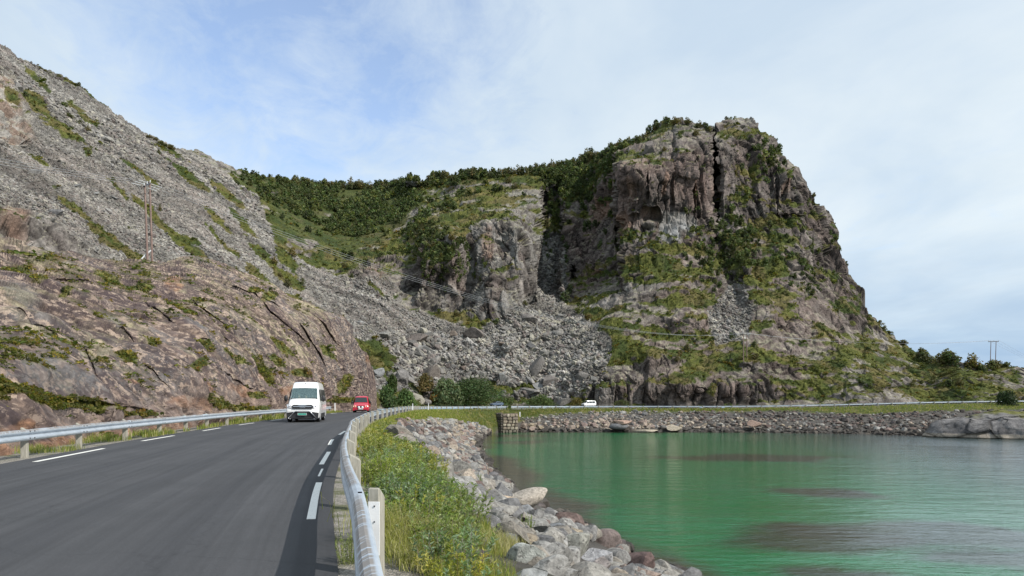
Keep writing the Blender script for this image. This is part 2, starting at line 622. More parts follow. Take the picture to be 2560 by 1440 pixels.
# ================================================================== WATER
def water_material():
    m, t, b = principled('sea_water', rough=.11, spec=.5)
    b.inputs['IOR'].default_value = 1.40
    b.inputs['Coat Weight'].default_value = .5
    b.inputs['Coat IOR'].default_value = 1.35
    b.inputs['Coat Roughness'].default_value = .05
    geo = N(t, 'ShaderNodeNewGeometry')
    pos = geo.outputs['Position']
    at = N(t, 'ShaderNodeAttribute', attribute_name='Col')
    t.links.new(at.outputs['Color'], b.inputs['Base Color'])
    mp = N(t, 'ShaderNodeMapping')
    t.links.new(pos, mp.inputs[0])
    mp.inputs['Rotation'].default_value = (0, 0, math.radians(12))
    mp.inputs['Scale'].default_value = (.38, 1.0, 1.0)
    v = mp.outputs[0]
    w1 = noise(t, v, 1.5, 5, .62, .3)
    w2 = noise(t, v, .45, 3, .5, .2)
    w3 = noise(t, v, 5.5, 4, .6, .2)
    # calm and ruffled patches
    gust = ramp(t, noise(t, pos, .035, 3, .5), [(.35, .40), (.65, 1.0)])
    h = mathn(t, 'ADD', mathn(t, 'MULTIPLY', w1, .15), mathn(t, 'MULTIPLY', w2, .26))
    h = mathn(t, 'ADD', h, mathn(t, 'MULTIPLY', w3, .012))
    w4 = ramp(t, noise(t, v, 4.2, 3, .5, .2), [(.64, 0.0), (.78, 1.0)])
    h = mathn(t, 'ADD', h, mathn(t, 'MULTIPLY', w4, .03))
    h = mathn(t, 'MULTIPLY', h, gust)
    bp = N(t, 'ShaderNodeBump')
    bp.inputs['Strength'].default_value = 1.0
    bp.inputs['Distance'].default_value = 1.0
    t.links.new(h, bp.inputs['Height'])
    t.links.new(bp.outputs[0], b.inputs['Normal'])
    t.links.new(bp.outputs[0], b.inputs['Coat Normal'])
    return m


def build_water():
    # dense patch for the bay, coloured by the bottom seen through it; big sheet beyond
    xs = np.r_[-3000, -600, -60, np.arange(-12, 150, 1.0), 200, 600, 3500]
    ys = np.r_[-3000, -400, 0, np.arange(6, 176, 1.0), 230, 400, 900, 4500]
    X, Y = np.meshgrid(xs, ys)
    V = np.stack([X, Y, np.full_like(X, ZW)], -1)
    px = 1280 + F * X / np.maximum(Y, 1)
    py = HZ + F * (EYE - ZW) / np.maximum(Y, 1)
    p3 = V.reshape(-1, 3)
    # distance to the shoreline
    sh = PF[::4, 3:5]
    d = np.full(len(p3), 1e9)
    for q in sh:
        d = np.minimum(d, np.hypot(p3[:, 0] - q[0], p3[:, 1] - q[1]))
    d = d.reshape(X.shape)
    n1 = (fbm(p3, 9, 4, 3) - .5).reshape(X.shape)
    n2 = (fbm(p3, 30, 3, 8) - .5).reshape(X.shape)
    green = C(.002, .128, .038)
    deep = C(.045, .075, .078)
    weed = C(.018, .022, .012)
    c = np.zeros(X.shape + (3,)) + green
    c = lerp3(c, deep, sstep(38, 78, X + .14 * (150 - Y)))
    c = c * (1 + .5 * n2[..., None])
    shal = sstep(4.5, 1.0, d + n1 * 9) * (Y < 165)
    far = sstep(7, 2.5, d + n1 * 6) * (Y >= 165)
    c = lerp3(c, C(.035, .028, .016), np.maximum(shal, far) * .93)
    # kelp beds (dark brown shoals) out in the bay
    for (kx, ky, a, bq, an) in ((17, 38.5, 7, 5.5, .1), (25, 41, 10, 4.5, .15), (14.5, 32, 5, 2.6, 0), (35, 96, 14, 5.0, 0), (22, 35, 7, 3.0, .2), (27, 58, 5, 3.0, 0), (3, 128, 9, 5, 0), (26, 60, 6, 3, 0), (0, 150, 6, 3, 0)):
        u, v = (X - kx) / a, (Y - ky) / bq
        k = sstep(1.25, .75, np.hypot(u, v) + n1 * 2.6 + n2 * 1.2)
        c = lerp3(c, weed, k * .9)
    o = mk_mesh('sea_water', V.reshape(-1, 3), Q=grid_quads(*X.shape), col=c.reshape(-1, 3), mat=water_material(), smooth=True,
                kind='structure', label='calm emerald green sea water of the bay with brown kelp patches')
    return o


build_water()

# ================================================================== NEAR ROCK OUTCROP (left of the road)
def build_outcrop():
    top = np.array([(-700, 560), (-400, 590), (-150, 610), (0, 616), (60, 618), (120, 626), (200, 640), (250, 646), (330, 655), (420, 656), (470, 643), (505, 645), (560, 658), (620, 682),
                    (680, 702), (700, 716), (730, 742), (800, 768), (850, 788), (872, 812), (885, 845), (903, 872), (925, 898), (934, 925), (940, 955), (944, 985)])
    cpx = np.r_[np.arange(-700, -20, 6), np.arange(-20, 944, 1.9)]
    tp = np.interp(cpx, top[:, 0], top[:, 1])
    # base line: 1.1 m behind the inland guardrail
    s = np.linspace(1, float(s_of_y(140)), 3000)
    B = off(s, -9.9)
    ok = B[:, 1] > 4
    bpx, _ = proj(B[ok])
    o_ = np.argsort(bpx)
    Db = np.interp(cpx, bpx[o_], B[ok][o_][:, 1])
    Zb = np.interp(cpx, bpx[o_], B[ok][o_][:, 2]) - .25
    pb = HZ - F * (Zb - EYE) / Db
    Dt = np.interp(cpx, [-700, -400, 0, 200, 400, 540, 700, 800, 860, 900, 925, 944], [40, 45, 57, 70, 85, 92, 101, 108, 113, 118, 122, 126])
    Dt = np.maximum(Dt, Db + 1.5)
    nr = 330
    v = np.linspace(0, 1, nr)[:, None]
    g = .62 * v ** 2.1 + .38 * v ** 1.15
    g = g + .022 * np.sin(v * math.pi * 3 + cpx[None, :] / 170.0) * (1 - v) * v * 3
    PY = pb[None, :] + (tp - pb)[None, :] * v
    PX = np.repeat(cpx[None, :], nr, 0)
    wv = 1 / Db + (1 / Dt - 1 / Db) * g
    # broad buttress waves slanting down to the right
    q = PX * .5 + PY * -.62
    wv = wv * (1 + .011 * np.sin(q / 37.0 + 1.3 * np.sin(PX / 140.0)) * np.clip(v * 5, 0, 1) * np.clip((1 - v) * 6, 0, 1))
    D = 1 / wv
    D = np.maximum.accumulate(D + 0.012 * np.arange(nr)[:, None], 0) - 0.006 * np.arange(nr)[:, None]
    D = smooth_grid(D, 3)
    # long open fissures running down to the right, and stepped ledges
    for (cx, cy, L, Wd, ang, dep) in ((440, 812, 90, 3.5, 37, 1.3), (300, 815, 90, 3, 34, .8), (215, 885, 60, 3, 62, .9), (560, 850, 110, 3, 38, .9), (700, 800, 80, 3, 40, 1.0), (140, 690, 120, 3, 12, .9), (620, 740, 90, 3, 24, .8), (780, 860, 70, 3, 55, .9), (480, 930, 60, 3, 30, .7), (90, 800, 90, 3, 30, .6),
                                      (330, 700, 60, 2.5, 20, .7), (380, 930, 70, 2.5, 40, .6), (820, 830, 50, 3, 50, 1.0), (260, 1010, 120, 3, 8, .7), (600, 960, 80, 2.5, 28, .6), (285, 1045, 2.5, 18, 0, .5), (520, 780, 60, 2.5, 36, .7)):
        D = D + dep * streak(PX, PY, cx, cy, L, Wd, ang) * (D / 45)
    for (cx, cy, L, Wd, ang, dep) in ((430, 790, 100, 16, 37, .9), (110, 900, 110, 40, 18, 1.2), (100, 770, 120, 30, 20, .9), (560, 760, 100, 26, 33, .9), (760, 800, 60, 50, 45, 1.6), (400, 705, 50, 18, 5, 1.0), (300, 930, 60, 26, 20, .7), (500, 945, 40, 24, 20, .9)):
        D = D - dep * streak(PX, PY, cx, cy, L, Wd, ang) * (D / 45)
    G = np.stack([D * (PX - 1280) / F, D, EYE + D * (HZ - PY) / F], -1)
    G0 = smooth_grid(G, 2)
    n = grid_normals(smooth_grid(G0, 12))
    P = G.reshape(-1, 3)
    # rock fabric: slabs elongated along the slanting foliation
    a = math.radians(33)
    e1 = np.array([.62, .45, -.64]); e1 /= np.linalg.norm(e1)     # down to the right
    e2 = np.cross(e1, [0, 0, 1.0]); e2 /= np.linalg.norm(e2)
    e3 = np.cross(e1, e2)
    R = np.stack([e1, e2, e3], 1)
    Pr = P @ R
    dd1, r1, k1 = blocks(Pr, 9.0, 21, (.42, 1, 1), 1.1, .03, .05, soft=.45)
    dd2, r2, k2 = blocks(Pr, 3.4, 22, (.45, 1, 1), 1.2, .05, .06, soft=.35)
    dd3, r3, k3 = blocks(Pr, 1.2, 23, (.5, 1, 1), 1.3, .10, .1, soft=.18)
    dd4, r4, k4 = blocks(P, .42, 24, (1, 1, .8), 1.4, .12, .12)
    vv = np.repeat(v, len(cpx), 1).ravel()
    lowf = sstep(.34, .12, vv)                      # shattered road-cut face near the road
    rough = .35 + .65 * sstep(.35, .65, fbm(P, 7, 3, 40))
    rough = np.maximum(rough, lowf)
    disp = dd1 * .42 + dd2 * (.42 + .3 * lowf) + dd3 * (.22 + .38 * rough) * (.35 + .65 * rough) + dd4 * .42 * rough
    disp += (fbm(P, 5, 4, 60) - .5) * 1.2 + (fbm(P, .8, 3, 61) - .5) * .22
    edge = np.repeat(np.clip((944 - cpx) / 30, .25, 1)[None, :], nr, 0).ravel()
    disp *= np.clip(vv * 16, 0, 1) * edge
    G2 = (P + n.reshape(-1, 3) * disp[:, None]).reshape(G.shape)
    nn = grid_normals(G2)
    nz = nn[..., 2].ravel()
    px, py = PX.ravel(), PY.ravel()
    # ---- albedo
    f1 = fbm(Pr * np.array([.4, 1, 1]), .55, 4, 71)
    f2 = fbm(Pr * np.array([.35, 1, 1]), 3.2, 4, 72)
    f3 = fbm(P, 9, 3, 73)
    f4 = fbm(P, .28, 3, 74)
    base = lerp3(np.tile(C(.135, .100, .095), (len(P), 1)), C(.255, .190, .160), sstep(.40, .62, f1 * .6 + r3 * .4))
    base = lerp3(base, C(.17, .165, .16), sstep(.50, .62, f2) * .7)
    # dark crustose lichen speckle over pinkish granite
    zone = sstep(.40, .60, f3)
    base = lerp3(base, C(.075, .058, .060), sstep(.50, .58, f4 * .55 + f1 * .45) * (.35 + .35 * zone))
    base = lerp3(base, C(.40, .29, .225), sstep(.56, .62, fbm(P, .33, 4, 75)) * .62 * (1 - .4 * zone))
    base = base * (.80 + .35 * sstep(.35, .65, f2))[:, None] * .80
    # pale yellow lichen and dead moss in streaks along the fabric
    ye = sstep(.55, .64, fbm(Pr * np.array([.16, 1, 1]), 1.5, 4, 76)) * sstep(.25, .6, nz)
    band = np.zeros(len(P))
    for a_ in ((120, 765, 120, 8, 14), (215, 905, 26, 30, 60), (330, 820, 60, 22, 25), (60, 720, 120, 7, 10), (520, 690, 90, 6, 22), (640, 800, 60, 16, 38), (760, 760, 50, 7, 25), (60, 800, 60, 10, 20), (250, 850, 50, 26, 30), (60, 960, 40, 6, 15), (730, 850, 80, 10, 45), (700, 715, 60, 7, 30), (40, 660, 60, 5, 5)):
        band = np.maximum(band, streak(px, py, *a_))
    base = lerp3(base, C(.44, .40, .24), np.clip(ye * .5 + band * sstep(.42, .55, f1) * .9, 0, 1) * .7)
    # clean grey wet-looking faces
    for a_ in ((130, 930, 100, 42, 18), (60, 720, 60, 14, 20), (330, 850, 30, 8, 35), (215, 945, 22, 22, 20), (470, 810, 50, 8, 40), (300, 800, 60, 10, 30)):
        k = streak(px, py, *a_)
        base = lerp3(base, C(.135, .14, .145) * (1), sstep(.2, .8, k) * .5)
    # rusty and pink fresh breaks
    for a_ in ((435, 705, 26, 14, 5), (600, 975, 40, 10, 20), (520, 965, 22, 16, 40), (340, 945, 26, 8, 10), (720, 975, 14, 18, 80), (480, 1010, 60, 14, 15), (920, 900, 14, 8, 60), (655, 945, 20, 8, 30), (200, 1110, 240, 30, -8), (30, 1130, 60, 30, 0), (420, 1075, 80, 16, -10), (60, 1060, 14, 34, 90)):
        k = streak(px, py, *a_)
        base = lerp3(base, C(.34, .19, .115), sstep(.25, .7, k * (.5 + r3)) * .75)
    cut = lowf * sstep(.4, .6, f2)
    base = lerp3(base, C(.27, .19, .15), cut * .4)
    # moss, heather and crowberry on the ledges
    gm = np.zeros(len(P))
    for a_ in ((60, 975, 130, 22, 14), (220, 1005, 60, 12, 8), (110, 990, 60, 14, 20), (270, 700, 46, 14, 18), (350, 715, 40, 10, -10), (190, 725, 46, 7, -12), (110, 695, 46, 14, 10), (490, 915, 30, 14, -35), (580, 900, 40, 9, 30), (660, 925, 50, 18, 60),
               (320, 890, 30, 8, 30), (430, 900, 30, 7, 30), (500, 740, 20, 9, 20), (670, 745, 14, 26, 60), (535, 1010, 40, 14, 20), (620, 1020, 50, 10, 5), (460, 775, 30, 7, 40), (800, 740, 60, 7, 12), (715, 860, 40, 7, 45), (640, 735, 30, 7, 5),
               (30, 660, 60, 7, 4), (150, 650, 50, 6, 10), (820, 880, 30, 7, 45), (860, 960, 14, 30, 30), (700, 900, 26, 10, 45), (760, 930, 24, 8, 30), (340, 1030, 60, 7, 12), (640, 990, 26, 7, 20), (860, 1000, 40, 8, 0), (505, 870, 30, 6, 30), (375, 840, 30, 6, 35)):
        gm = np.maximum(gm, streak(px, py, *a_))
    gnat = sstep(.72, .9, nz + .35 * (fbm(P, 2.2, 4, 80) - .5)) * sstep(.46, .58, fbm(P, 6, 3, 81))
    grass = np.clip(sstep(.28, .6, gm * (.55 + .9 * fbm(P, .9, 4, 82))) + gnat * .45, 0, 1)
    gcol = lerp3(np.tile(C(.062, .078, .022), (len(P), 1)), C(.15, .145, .045), sstep(.35, .65, fbm(P, .7, 4, 83)))
    gcol = lerp3(gcol, C(.15, .10, .06), sstep(.56, .68, fbm(P, 1.3, 3, 84)) * .8)
    base = lerp3(base, gcol, grass)
    # skirt at the back so the outcrop is a body, not a sheet
    last = G2[-1]
    sk = []
    for dD, dz in ((1.2, .05), (3, -.35), (7, -1.8), (14, -5), (22, -10)):
        u = last[:, :2] / last[:, 1:2]
        q = last.copy()
        q[:, 0] += u[:, 0] * dD
        q[:, 1] += dD
        q[:, 2] += dz
        sk.append(q)
    G3 = np.concatenate([G2, np.array(sk)], 0)
    clean = np.zeros(len(P))
    for a_ in ((130, 930, 100, 42, 18), (60, 720, 60, 14, 20), (330, 850, 30, 8, 35), (215, 945, 22, 22, 20), (470, 810, 50, 8, 40), (300, 800, 60, 10, 30)):
        clean = np.maximum(clean, sstep(.2, .9, streak(px, py, *a_)) * .7)
    alpha = 1 - (1 - grass) * (1 - .85 * clean) * (1 - .5 * lowf)
    base = base * (1 - .35 * np.maximum(k2, k3 * rough)[:, None])  # crevice shade painted into the colour along the joints
    b4c = np.concatenate([base, alpha[:, None]], 1).reshape(G2.shape[:2] + (4,))
    cc = np.concatenate([b4c, np.repeat(b4c[-1:], len(sk), 0)], 0)
    o = mk_mesh('rock_outcrop', G3.reshape(-1, 3), Q=grid_quads(*G3.shape[:2]), col=cc.reshape(-1, 4), mat=M_OUT, smooth=False,
                kind='structure', label='lichen-speckled purple-brown rock slope above the inland guardrail')
    return dict(PX=PX, PY=PY, G=G2, N=nn, grass=grass.reshape(PX.shape), cpx=cpx)


OUT = build_outcrop()

# ================================================================== MOUNTAIN, SCREE, SADDLE AND CLIFFS
SIL = np.array([(-700, -330), (-300, -75), (-60, 72), (0, 108), (50, 140), (100, 165), (150, 185), (200, 213), (250, 250), (300, 288), (370, 335), (400, 345), (440, 368), (480, 372), (500, 372), (520, 388), (560, 410),
                (600, 424), (640, 440), (700, 447), (760, 458), (850, 464), (930, 468), (1000, 458), (1015, 448), (1035, 446), (1050, 455), (1090, 444), (1150, 438), (1240, 432), (1300, 428), (1350, 420), (1400, 412), (1440, 402),
                (1500, 384), (1550, 368), (1600, 348), (1625, 325), (1645, 308), (1680, 303), (1715, 305), (1740, 309), (1775, 318), (1788, 318), (1800, 301), (1820, 293), (1850, 297), (1875, 302), (1888, 316), (1893, 338), (1912, 342), (1930, 352),
                (1947, 372), (1952, 385), (1968, 398), (1985, 410), (1998, 432), (2005, 452), (2022, 478), (2031, 488), (2033, 500), (2050, 518), (2068, 530), (2078, 552), (2087, 585), (2096, 610), (2101, 640), (2118, 658), (2130, 680),
                (2146, 712), (2158, 740), (2164, 764), (2176, 785), (2190, 805), (2210, 828), (2240, 850), (2270, 868), (2300, 887), (2340, 897), (2400, 905), (2460, 906), (2500, 906), (2530, 909), (2548, 914), (2570, 925), (2650, 950), (2900, 985)], float)


def plane_w(px, py):
    u = (px - 1280) / F
    t = (HZ - py) / F
    return np.maximum(.262 - .617 * u - t, .03) / 58.4


def build_mountain():
    cp = []
    for px in (-700, -500, -300, -150, 0, 150, 300, 450, 600):
        yt = np.interp(px, SIL[:, 0], SIL[:, 1])
        for py in np.linspace(yt, 800, 6):
            cp.append((px, py, 1 / plane_w(px, py)))
    for (px, py) in ((640, 640), (700, 700), (760, 730), (850, 780), (900, 850), (680, 560), (640, 500)):
        cp.append((px, py, 1 / plane_w(px, py)))
    cp += [(930, 1020, 138), (1000, 1020, 156), (1061, 1019, 174), (1145, 1020, 194), (1270, 1020, 206), (1400, 1020, 208), (1650, 1020, 206), (1900, 1020, 203), (2300, 1006, 205), (2560, 1000, 205), (2900, 1000, 205),
           (930, 960, 162), (1000, 950, 184), (1100, 940, 203), (1250, 940, 213), (1400, 945, 214), (1000, 900, 202), (1200, 880, 219), (1400, 880, 223), (1300, 800, 236), (1200, 830, 228), (1000, 790, 222), (1345, 750, 262),
           (900, 740, 222), (800, 680, 236), (950, 695, 243), (760, 610, 262), (1000, 715, 244), (850, 600, 292), (950, 560, 318), (750, 540, 305), (700, 447, 400), (850, 462, 410), (1000, 455, 392), (1050, 440, 372),
           (1150, 432, 352), (1250, 425, 342), (1350, 415, 338), (1450, 395, 334), (1550, 360, 325), (1640, 306, 315), (1100, 490, 335), (1250, 480, 312), (1300, 530, 280), (1250, 610, 257), (1250, 540, 268), (1250, 790, 240), (1130, 700, 250),
           (1050, 640, 256), (1150, 600, 258), (1200, 690, 250), (1090, 560, 275), (1000, 610, 282), (1335, 600, 268), (1335, 720, 261), (1030, 745, 245), (1130, 780, 240), (900, 655, 258), (960, 640, 266), (1420, 620, 289), (1425, 750, 270), (1480, 510, 301), (1430, 480, 318), (1525, 400, 296),
           (1480, 650, 275), (1560, 400, 274), (1560, 560, 267), (1650, 390, 273), (1650, 560, 263), (1770, 400, 276), (1770, 580, 267), (1700, 340, 284), (1760, 320, 292), (1830, 330, 292), (1860, 302, 306), (1900, 420, 287),
           (1850, 560, 276), (2000, 470, 296), (1980, 560, 281), (1600, 690, 249), (1740, 690, 247), (1650, 850, 222), (1850, 710, 249), (1850, 850, 223), (2000, 700, 258), (2000, 850, 229), (1600, 940, 208), (1900, 940, 209), (2100, 800, 249),
           (2100, 900, 219), (1500, 860, 222), (1450, 930, 210), (2060, 530, 306), (2090, 610, 302), (2110, 660, 296), (2160, 760, 283), (2210, 840, 270), (2290, 890, 255), (2200, 930, 217), (2400, 930, 224), (2400, 970, 211),
           (2500, 960, 214), (2530, 915, 232), (2700, 960, 225), (2900, 985, 225), (2000, 980, 204), (1700, 980, 204)]
    cp = np.array(cp, float)
    X = cp[:, :2] / 1000
    w = 1 / cp[:, 2] * 200
    K = lambda A, B: (lambda r2: np.where(r2 > 0, .5 * r2 * np.log(r2 + 1e-12), 0))(((A[:, None, :] - B[None]) ** 2).sum(2))
    n = len(cp)
    A = np.zeros((n + 3, n + 3))
    A[:n, :n] = K(X, X) + 2e-4 * np.eye(n)
    A[:n, n] = 1
    A[:n, n + 1:] = X
    A[n:, :n] = A[:n, n:].T
    sol = np.linalg.solve(A, np.r_[w, 0, 0, 0])
    cpx = np.r_[np.arange(-700, -20, 8), np.arange(-20, 2590, 2.35), np.arange(2590, 2900, 8)]
    tp = np.interp(cpx, SIL[:, 0], SIL[:, 1])
    bz = [(-700, 700), (0, 690), (300, 730), (500, 720), (700, 790), (800, 840), (860, 900), (905, 960), (930, 1023), (1061, 1019.5), (1145, 1020), (1270, 1020), (1500, 1020), (1900, 1020), (2300, 1007), (2560, 1003), (2900, 1000)]
    bp = np.interp(cpx, [b[0] for b in bz], [b[1] for b in bz])
    nr = 340
    v = np.linspace(0, 1, nr)[:, None]
    PY = bp[None, :] + (tp - bp)[None, :] * v
    PX = np.repeat(cpx[None, :], nr, 0)
    Q = np.stack([PX.ravel(), PY.ravel()], 1) / 1000
    Wv = np.empty(len(Q))
    for i in range(0, len(Q), 60000):
        q = Q[i:i + 60000]
        Wv[i:i + 60000] = K(q, X) @ sol[:n] + sol[n] + q @ sol[n + 1:]
    D = (200 / Wv).reshape(PX.shape)
    px, py = PX, PY
    wig = lambda A, f, ph=0: A * np.sin(py / f + ph)

    def wallmask(cx, hw, y0, y1, e=4.0, fy=14):
        return sstep(hw + e, hw - e, np.abs(px - cx)) * sstep(y0 - fy, y0 + fy, py) * sstep(y1 + fy, y1 - fy, py)
    # gully between the middle buttress and the main cliff
    gc = 1380 + wig(5, 40) + (py - 560) * -.02
    D += 17 * wallmask(gc, 25, 470, 735, 6, 40)
    D += 10 * wallmask(1366 + wig(2, 30), 5, 490, 550, 3, 20)
    # open chimney splitting the summit
    D += 20 * wallmask(1787 + wig(1.5, 33), 2.2, 300, 470, 2.4, 10)
    D += 24 * wallmask(1789 + wig(1.2, 25), 4.0, 522, 600, 3, 12)
    D += 7 * wallmask(1789, 14, 420, 540, 8, 20)
    # green gully under it
    D += 9 * np.exp(-(((px - (1800 + (py - 600) * .25)) / 24) ** 2)) * sstep(585, 625, py) * sstep(800, 740, py)
    # shaded left flank of the main face, step
    st = 1543 + wig(5, 22) + np.clip(py - 560, 0, 200) * .08
    D += 9.5 * sstep(st + 3.5, st - 5, px) * sstep(1425, 1470, px) * sstep(350, 390, py) * sstep(760, 690, py)
    D += 5 * wallmask(1548 + wig(4, 20), 5, 540, 690, 3)
    # overhang ledges on the main face
    D -= 3.0 * sstep(1558, 1572, px) * sstep(1603, 1596, px) * sstep(488, 496, py) * sstep(539, 535, py)
    D += 3.5 * sstep(1610, 1618, px) * sstep(1650, 1640, px) * sstep(520, 526, py) * sstep(556, 548, py)
    D -= 2.5 * sstep(1690, 1700, px) * sstep(1745, 1735, px) * sstep(360, 380, py) * sstep(445, 440, py)
    D += 3 * wallmask(1620 + wig(2, 15), 2.5, 400, 500, 2)
    D += 3 * wallmask(1737 + wig(3, 19), 2.5, 380, 560, 2)
    D += 2.5 * wallmask(1682 + wig(2, 13), 2.5, 330, 520, 2)
    D += 5 * wallmask(1943 + wig(1, 9), 3.0, 420, 545, 2.5)
    D += 3 * wallmask(1962 + wig(2, 9), 2.2, 400, 500, 2)
    D -= 5 * sstep(1925, 1945, px) * sstep(2010, 1990, px) * sstep(400, 430, py) * sstep(545, 532, py)
    # cave mouth near the foot of the main cliff
    D += 9 * wallmask(1432, 6, 664, 702, 2.5, 3)
    # vertical ribs of the middle buttress
    rib = np.sin(px / 13.0 + np.sin(py / 60.0) * 1.4) * 2.2 + np.sin(px / 31.0 + py / 90) * 4
    D += rib * sstep(1020, 1060, px) * sstep(1350, 1330, px) * sstep(520, 600, py) * sstep(800, 770, py)
    # cliffs at the far left: buttress and the orange block
    k = poly(px, py, [(-400, -140), (0, 175), (35, 190), (55, 235), (80, 300), (88, 350), (60, 368), (0, 360), (-400, 200)], 16)
    D -= 7 * k
    k2 = poly(px, py, [(-500, 330), (0, 520), (75, 560), (130, 560), (175, 600), (250, 650), (300, 700), (200, 760), (-500, 760)], 20)
    D -= 4.5 * k2
    k3 = poly(px, py, [(-50, 500), (40, 496), (78, 520), (88, 600), (70, 620), (-50, 620)], 8)
    D -= 1.6 * k3
    # right-hand skyline knolls
    for (cx, cy, rx, ry, dd) in ((1100, 640, 60, 50, 6), (910, 675, 60, 28, 9), (780, 600, 30, 20, 7), (1450, 560, 30, 60, 5), (1640, 880, 80, 40, 9), (1900, 890, 90, 36, 9), (1760, 960, 160, 36, 9), (2060, 890, 70, 30, 7), (2200, 950, 80, 20, 7), (2420, 940, 100, 20, 8), (1560, 800, 60, 40, 8), (1960, 780, 90, 40, 7), (1700, 790, 70, 30, 6), (1990, 900, 30, 40, 5), (690, 468, 60, 22, 22), (1030, 452, 26, 12, 22), (1240, 740, 40, 70, 6), (1270, 860, 24, 24, 7), (1850, 640, 40, 40, 6), (2020, 620, 50, 30, 5)):
        D -= dd * (.5 if cy > 770 and cx > 1500 else 1) * np.exp(-(((px - cx) / rx) ** 2 + ((py - cy) / ry) ** 2) ** 1.3)
    G = np.stack([D * (PX - 1280) / F, D, EYE + D * (HZ - PY) / F], -1)
    nb = grid_normals(smooth_grid(G, 14))
    P = G.reshape(-1, 3)
    px, py = PX.ravel(), PY.ravel()
    nbz = nb[..., 2].ravel()
    # ---- region masks
    scree = poly(PX, PY, [(-800, -500), (0, 90), (200, 200), (370, 320), (500, 392), (600, 455), (640, 488), (672, 560), (690, 610), (745, 642), (830, 690), (900, 700), (955, 692), (990, 700), (985, 730), (1005, 765), (1060, 775), (1120, 800), (1200, 828), (1240, 860), (1220, 920), (1000, 960), (905, 920), (860, 780), (600, 690), (300, 720), (-800, 720)], 9).ravel()
    scree = np.maximum(scree, poly(PX, PY, [(1320, 742), (1345, 735), (1400, 745), (1470, 795), (1530, 850), (1530, 890), (1490, 935), (1250, 965), (1150, 940), (1200, 830), (1250, 800)], 10).ravel())
    boul = poly(PX, PY, [(900, 860), (1100, 830), (1220, 850), (1300, 790), (1380, 770), (1450, 810), (1520, 880), (1500, 960), (1400, 1000), (1100, 1000), (950, 990)], 20).ravel()
    scree = np.maximum(scree, boul * .8)
    scree = np.maximum(scree, poly(PX, PY, [(1838, 705), (1860, 715), (1885, 770), (1868, 850), (1790, 862), (1765, 800), (1800, 745)], 8).ravel())
    scree = np.maximum(scree, poly(PX, PY, [(1352, 590), (1408, 590), (1420, 745), (1345, 745)], 4).ravel())
    left = poly(PX, PY, [(-800, -500), (0, 100), (80, 170), (130, 330), (120, 400), (60, 420), (150, 560), (250, 640), (320, 740), (-800, 740)], 15).ravel()
    cliffL = np.maximum(np.maximum(k.ravel(), k2.ravel()), k3.ravel())
    scree *= (1 - cliffL)
    slab = poly(PX, PY, [(370, 320), (480, 368), (560, 402), (640, 436), (600, 452), (500, 420), (420, 380)], 6).ravel()
    forest = poly(PX, PY, [(640, 436), (760, 440), (1010, 445), (1060, 430), (1050, 500), (1010, 560), (950, 600), (860, 640), (770, 600), (700, 600), (680, 520), (600, 475), (560, 452)], 14).ravel()
    ridge = poly(PX, PY, [(1050, 420), (1350, 400), (1560, 340), (1640, 300), (1700, 300), (1640, 345), (1560, 370), (1530, 430), (1420, 520), (1390, 470), (1300, 460), (1180, 455), (1060, 470)], 10).ravel()
    green = np.zeros(len(P))
    for pts, a_ in (([(1560, 570), (1600, 590), (1740, 575), (1780, 640), (1800, 720), (1760, 760), (1560, 700), (1480, 700)], .30), ([(1780, 600), (1860, 560), (1960, 520), (2030, 500), (2060, 560), (1990, 600), (1950, 700), (2000, 780), (1830, 740), (1790, 680)], .34),
                    ([(1830, 480), (1900, 380), (1960, 380), (1920, 420), (1860, 500), (1800, 540), (1780, 500)], .36), ([(1500, 790), (1700, 740), (2000, 740), (2160, 800), (2200, 1000), (1500, 1000), (1440, 900)], .14), ([(2180, 790), (2300, 880), (2560, 900), (2560, 1000), (2150, 1000), (2120, 900)], .24),
                    ([(740, 640), (950, 600), (1060, 500), (1280, 460), (1180, 600), (1100, 660), (960, 620), (860, 650)], .26), ([(1100, 770), (1220, 790), (1200, 830), (1000, 770)], .5), ([(870, 850), (960, 840), (1000, 1000), (900, 1000)], .42), ([(950, 940), (1500, 960), (1500, 1020), (930, 1020)], .42),
                    ([(740, 690), (720, 600), (640, 500), (560, 440), (600, 440), (700, 470), (740, 600), (790, 650)], .4), ([(1060, 560), (1180, 520), (1150, 640), (1060, 700), (1030, 690)], .3), ([(1440, 780), (1560, 790), (1560, 850), (1500, 850)], .4), ([(1350, 600), (1400, 590), (1410, 560), (1350, 540)], .5)):
        green = np.maximum(green, poly(PX, PY, pts, 22).ravel() * a_)
    green = np.maximum(green, forest * .46)
    green = np.maximum(green, ridge * .55)
    gs = np.zeros(len(P))
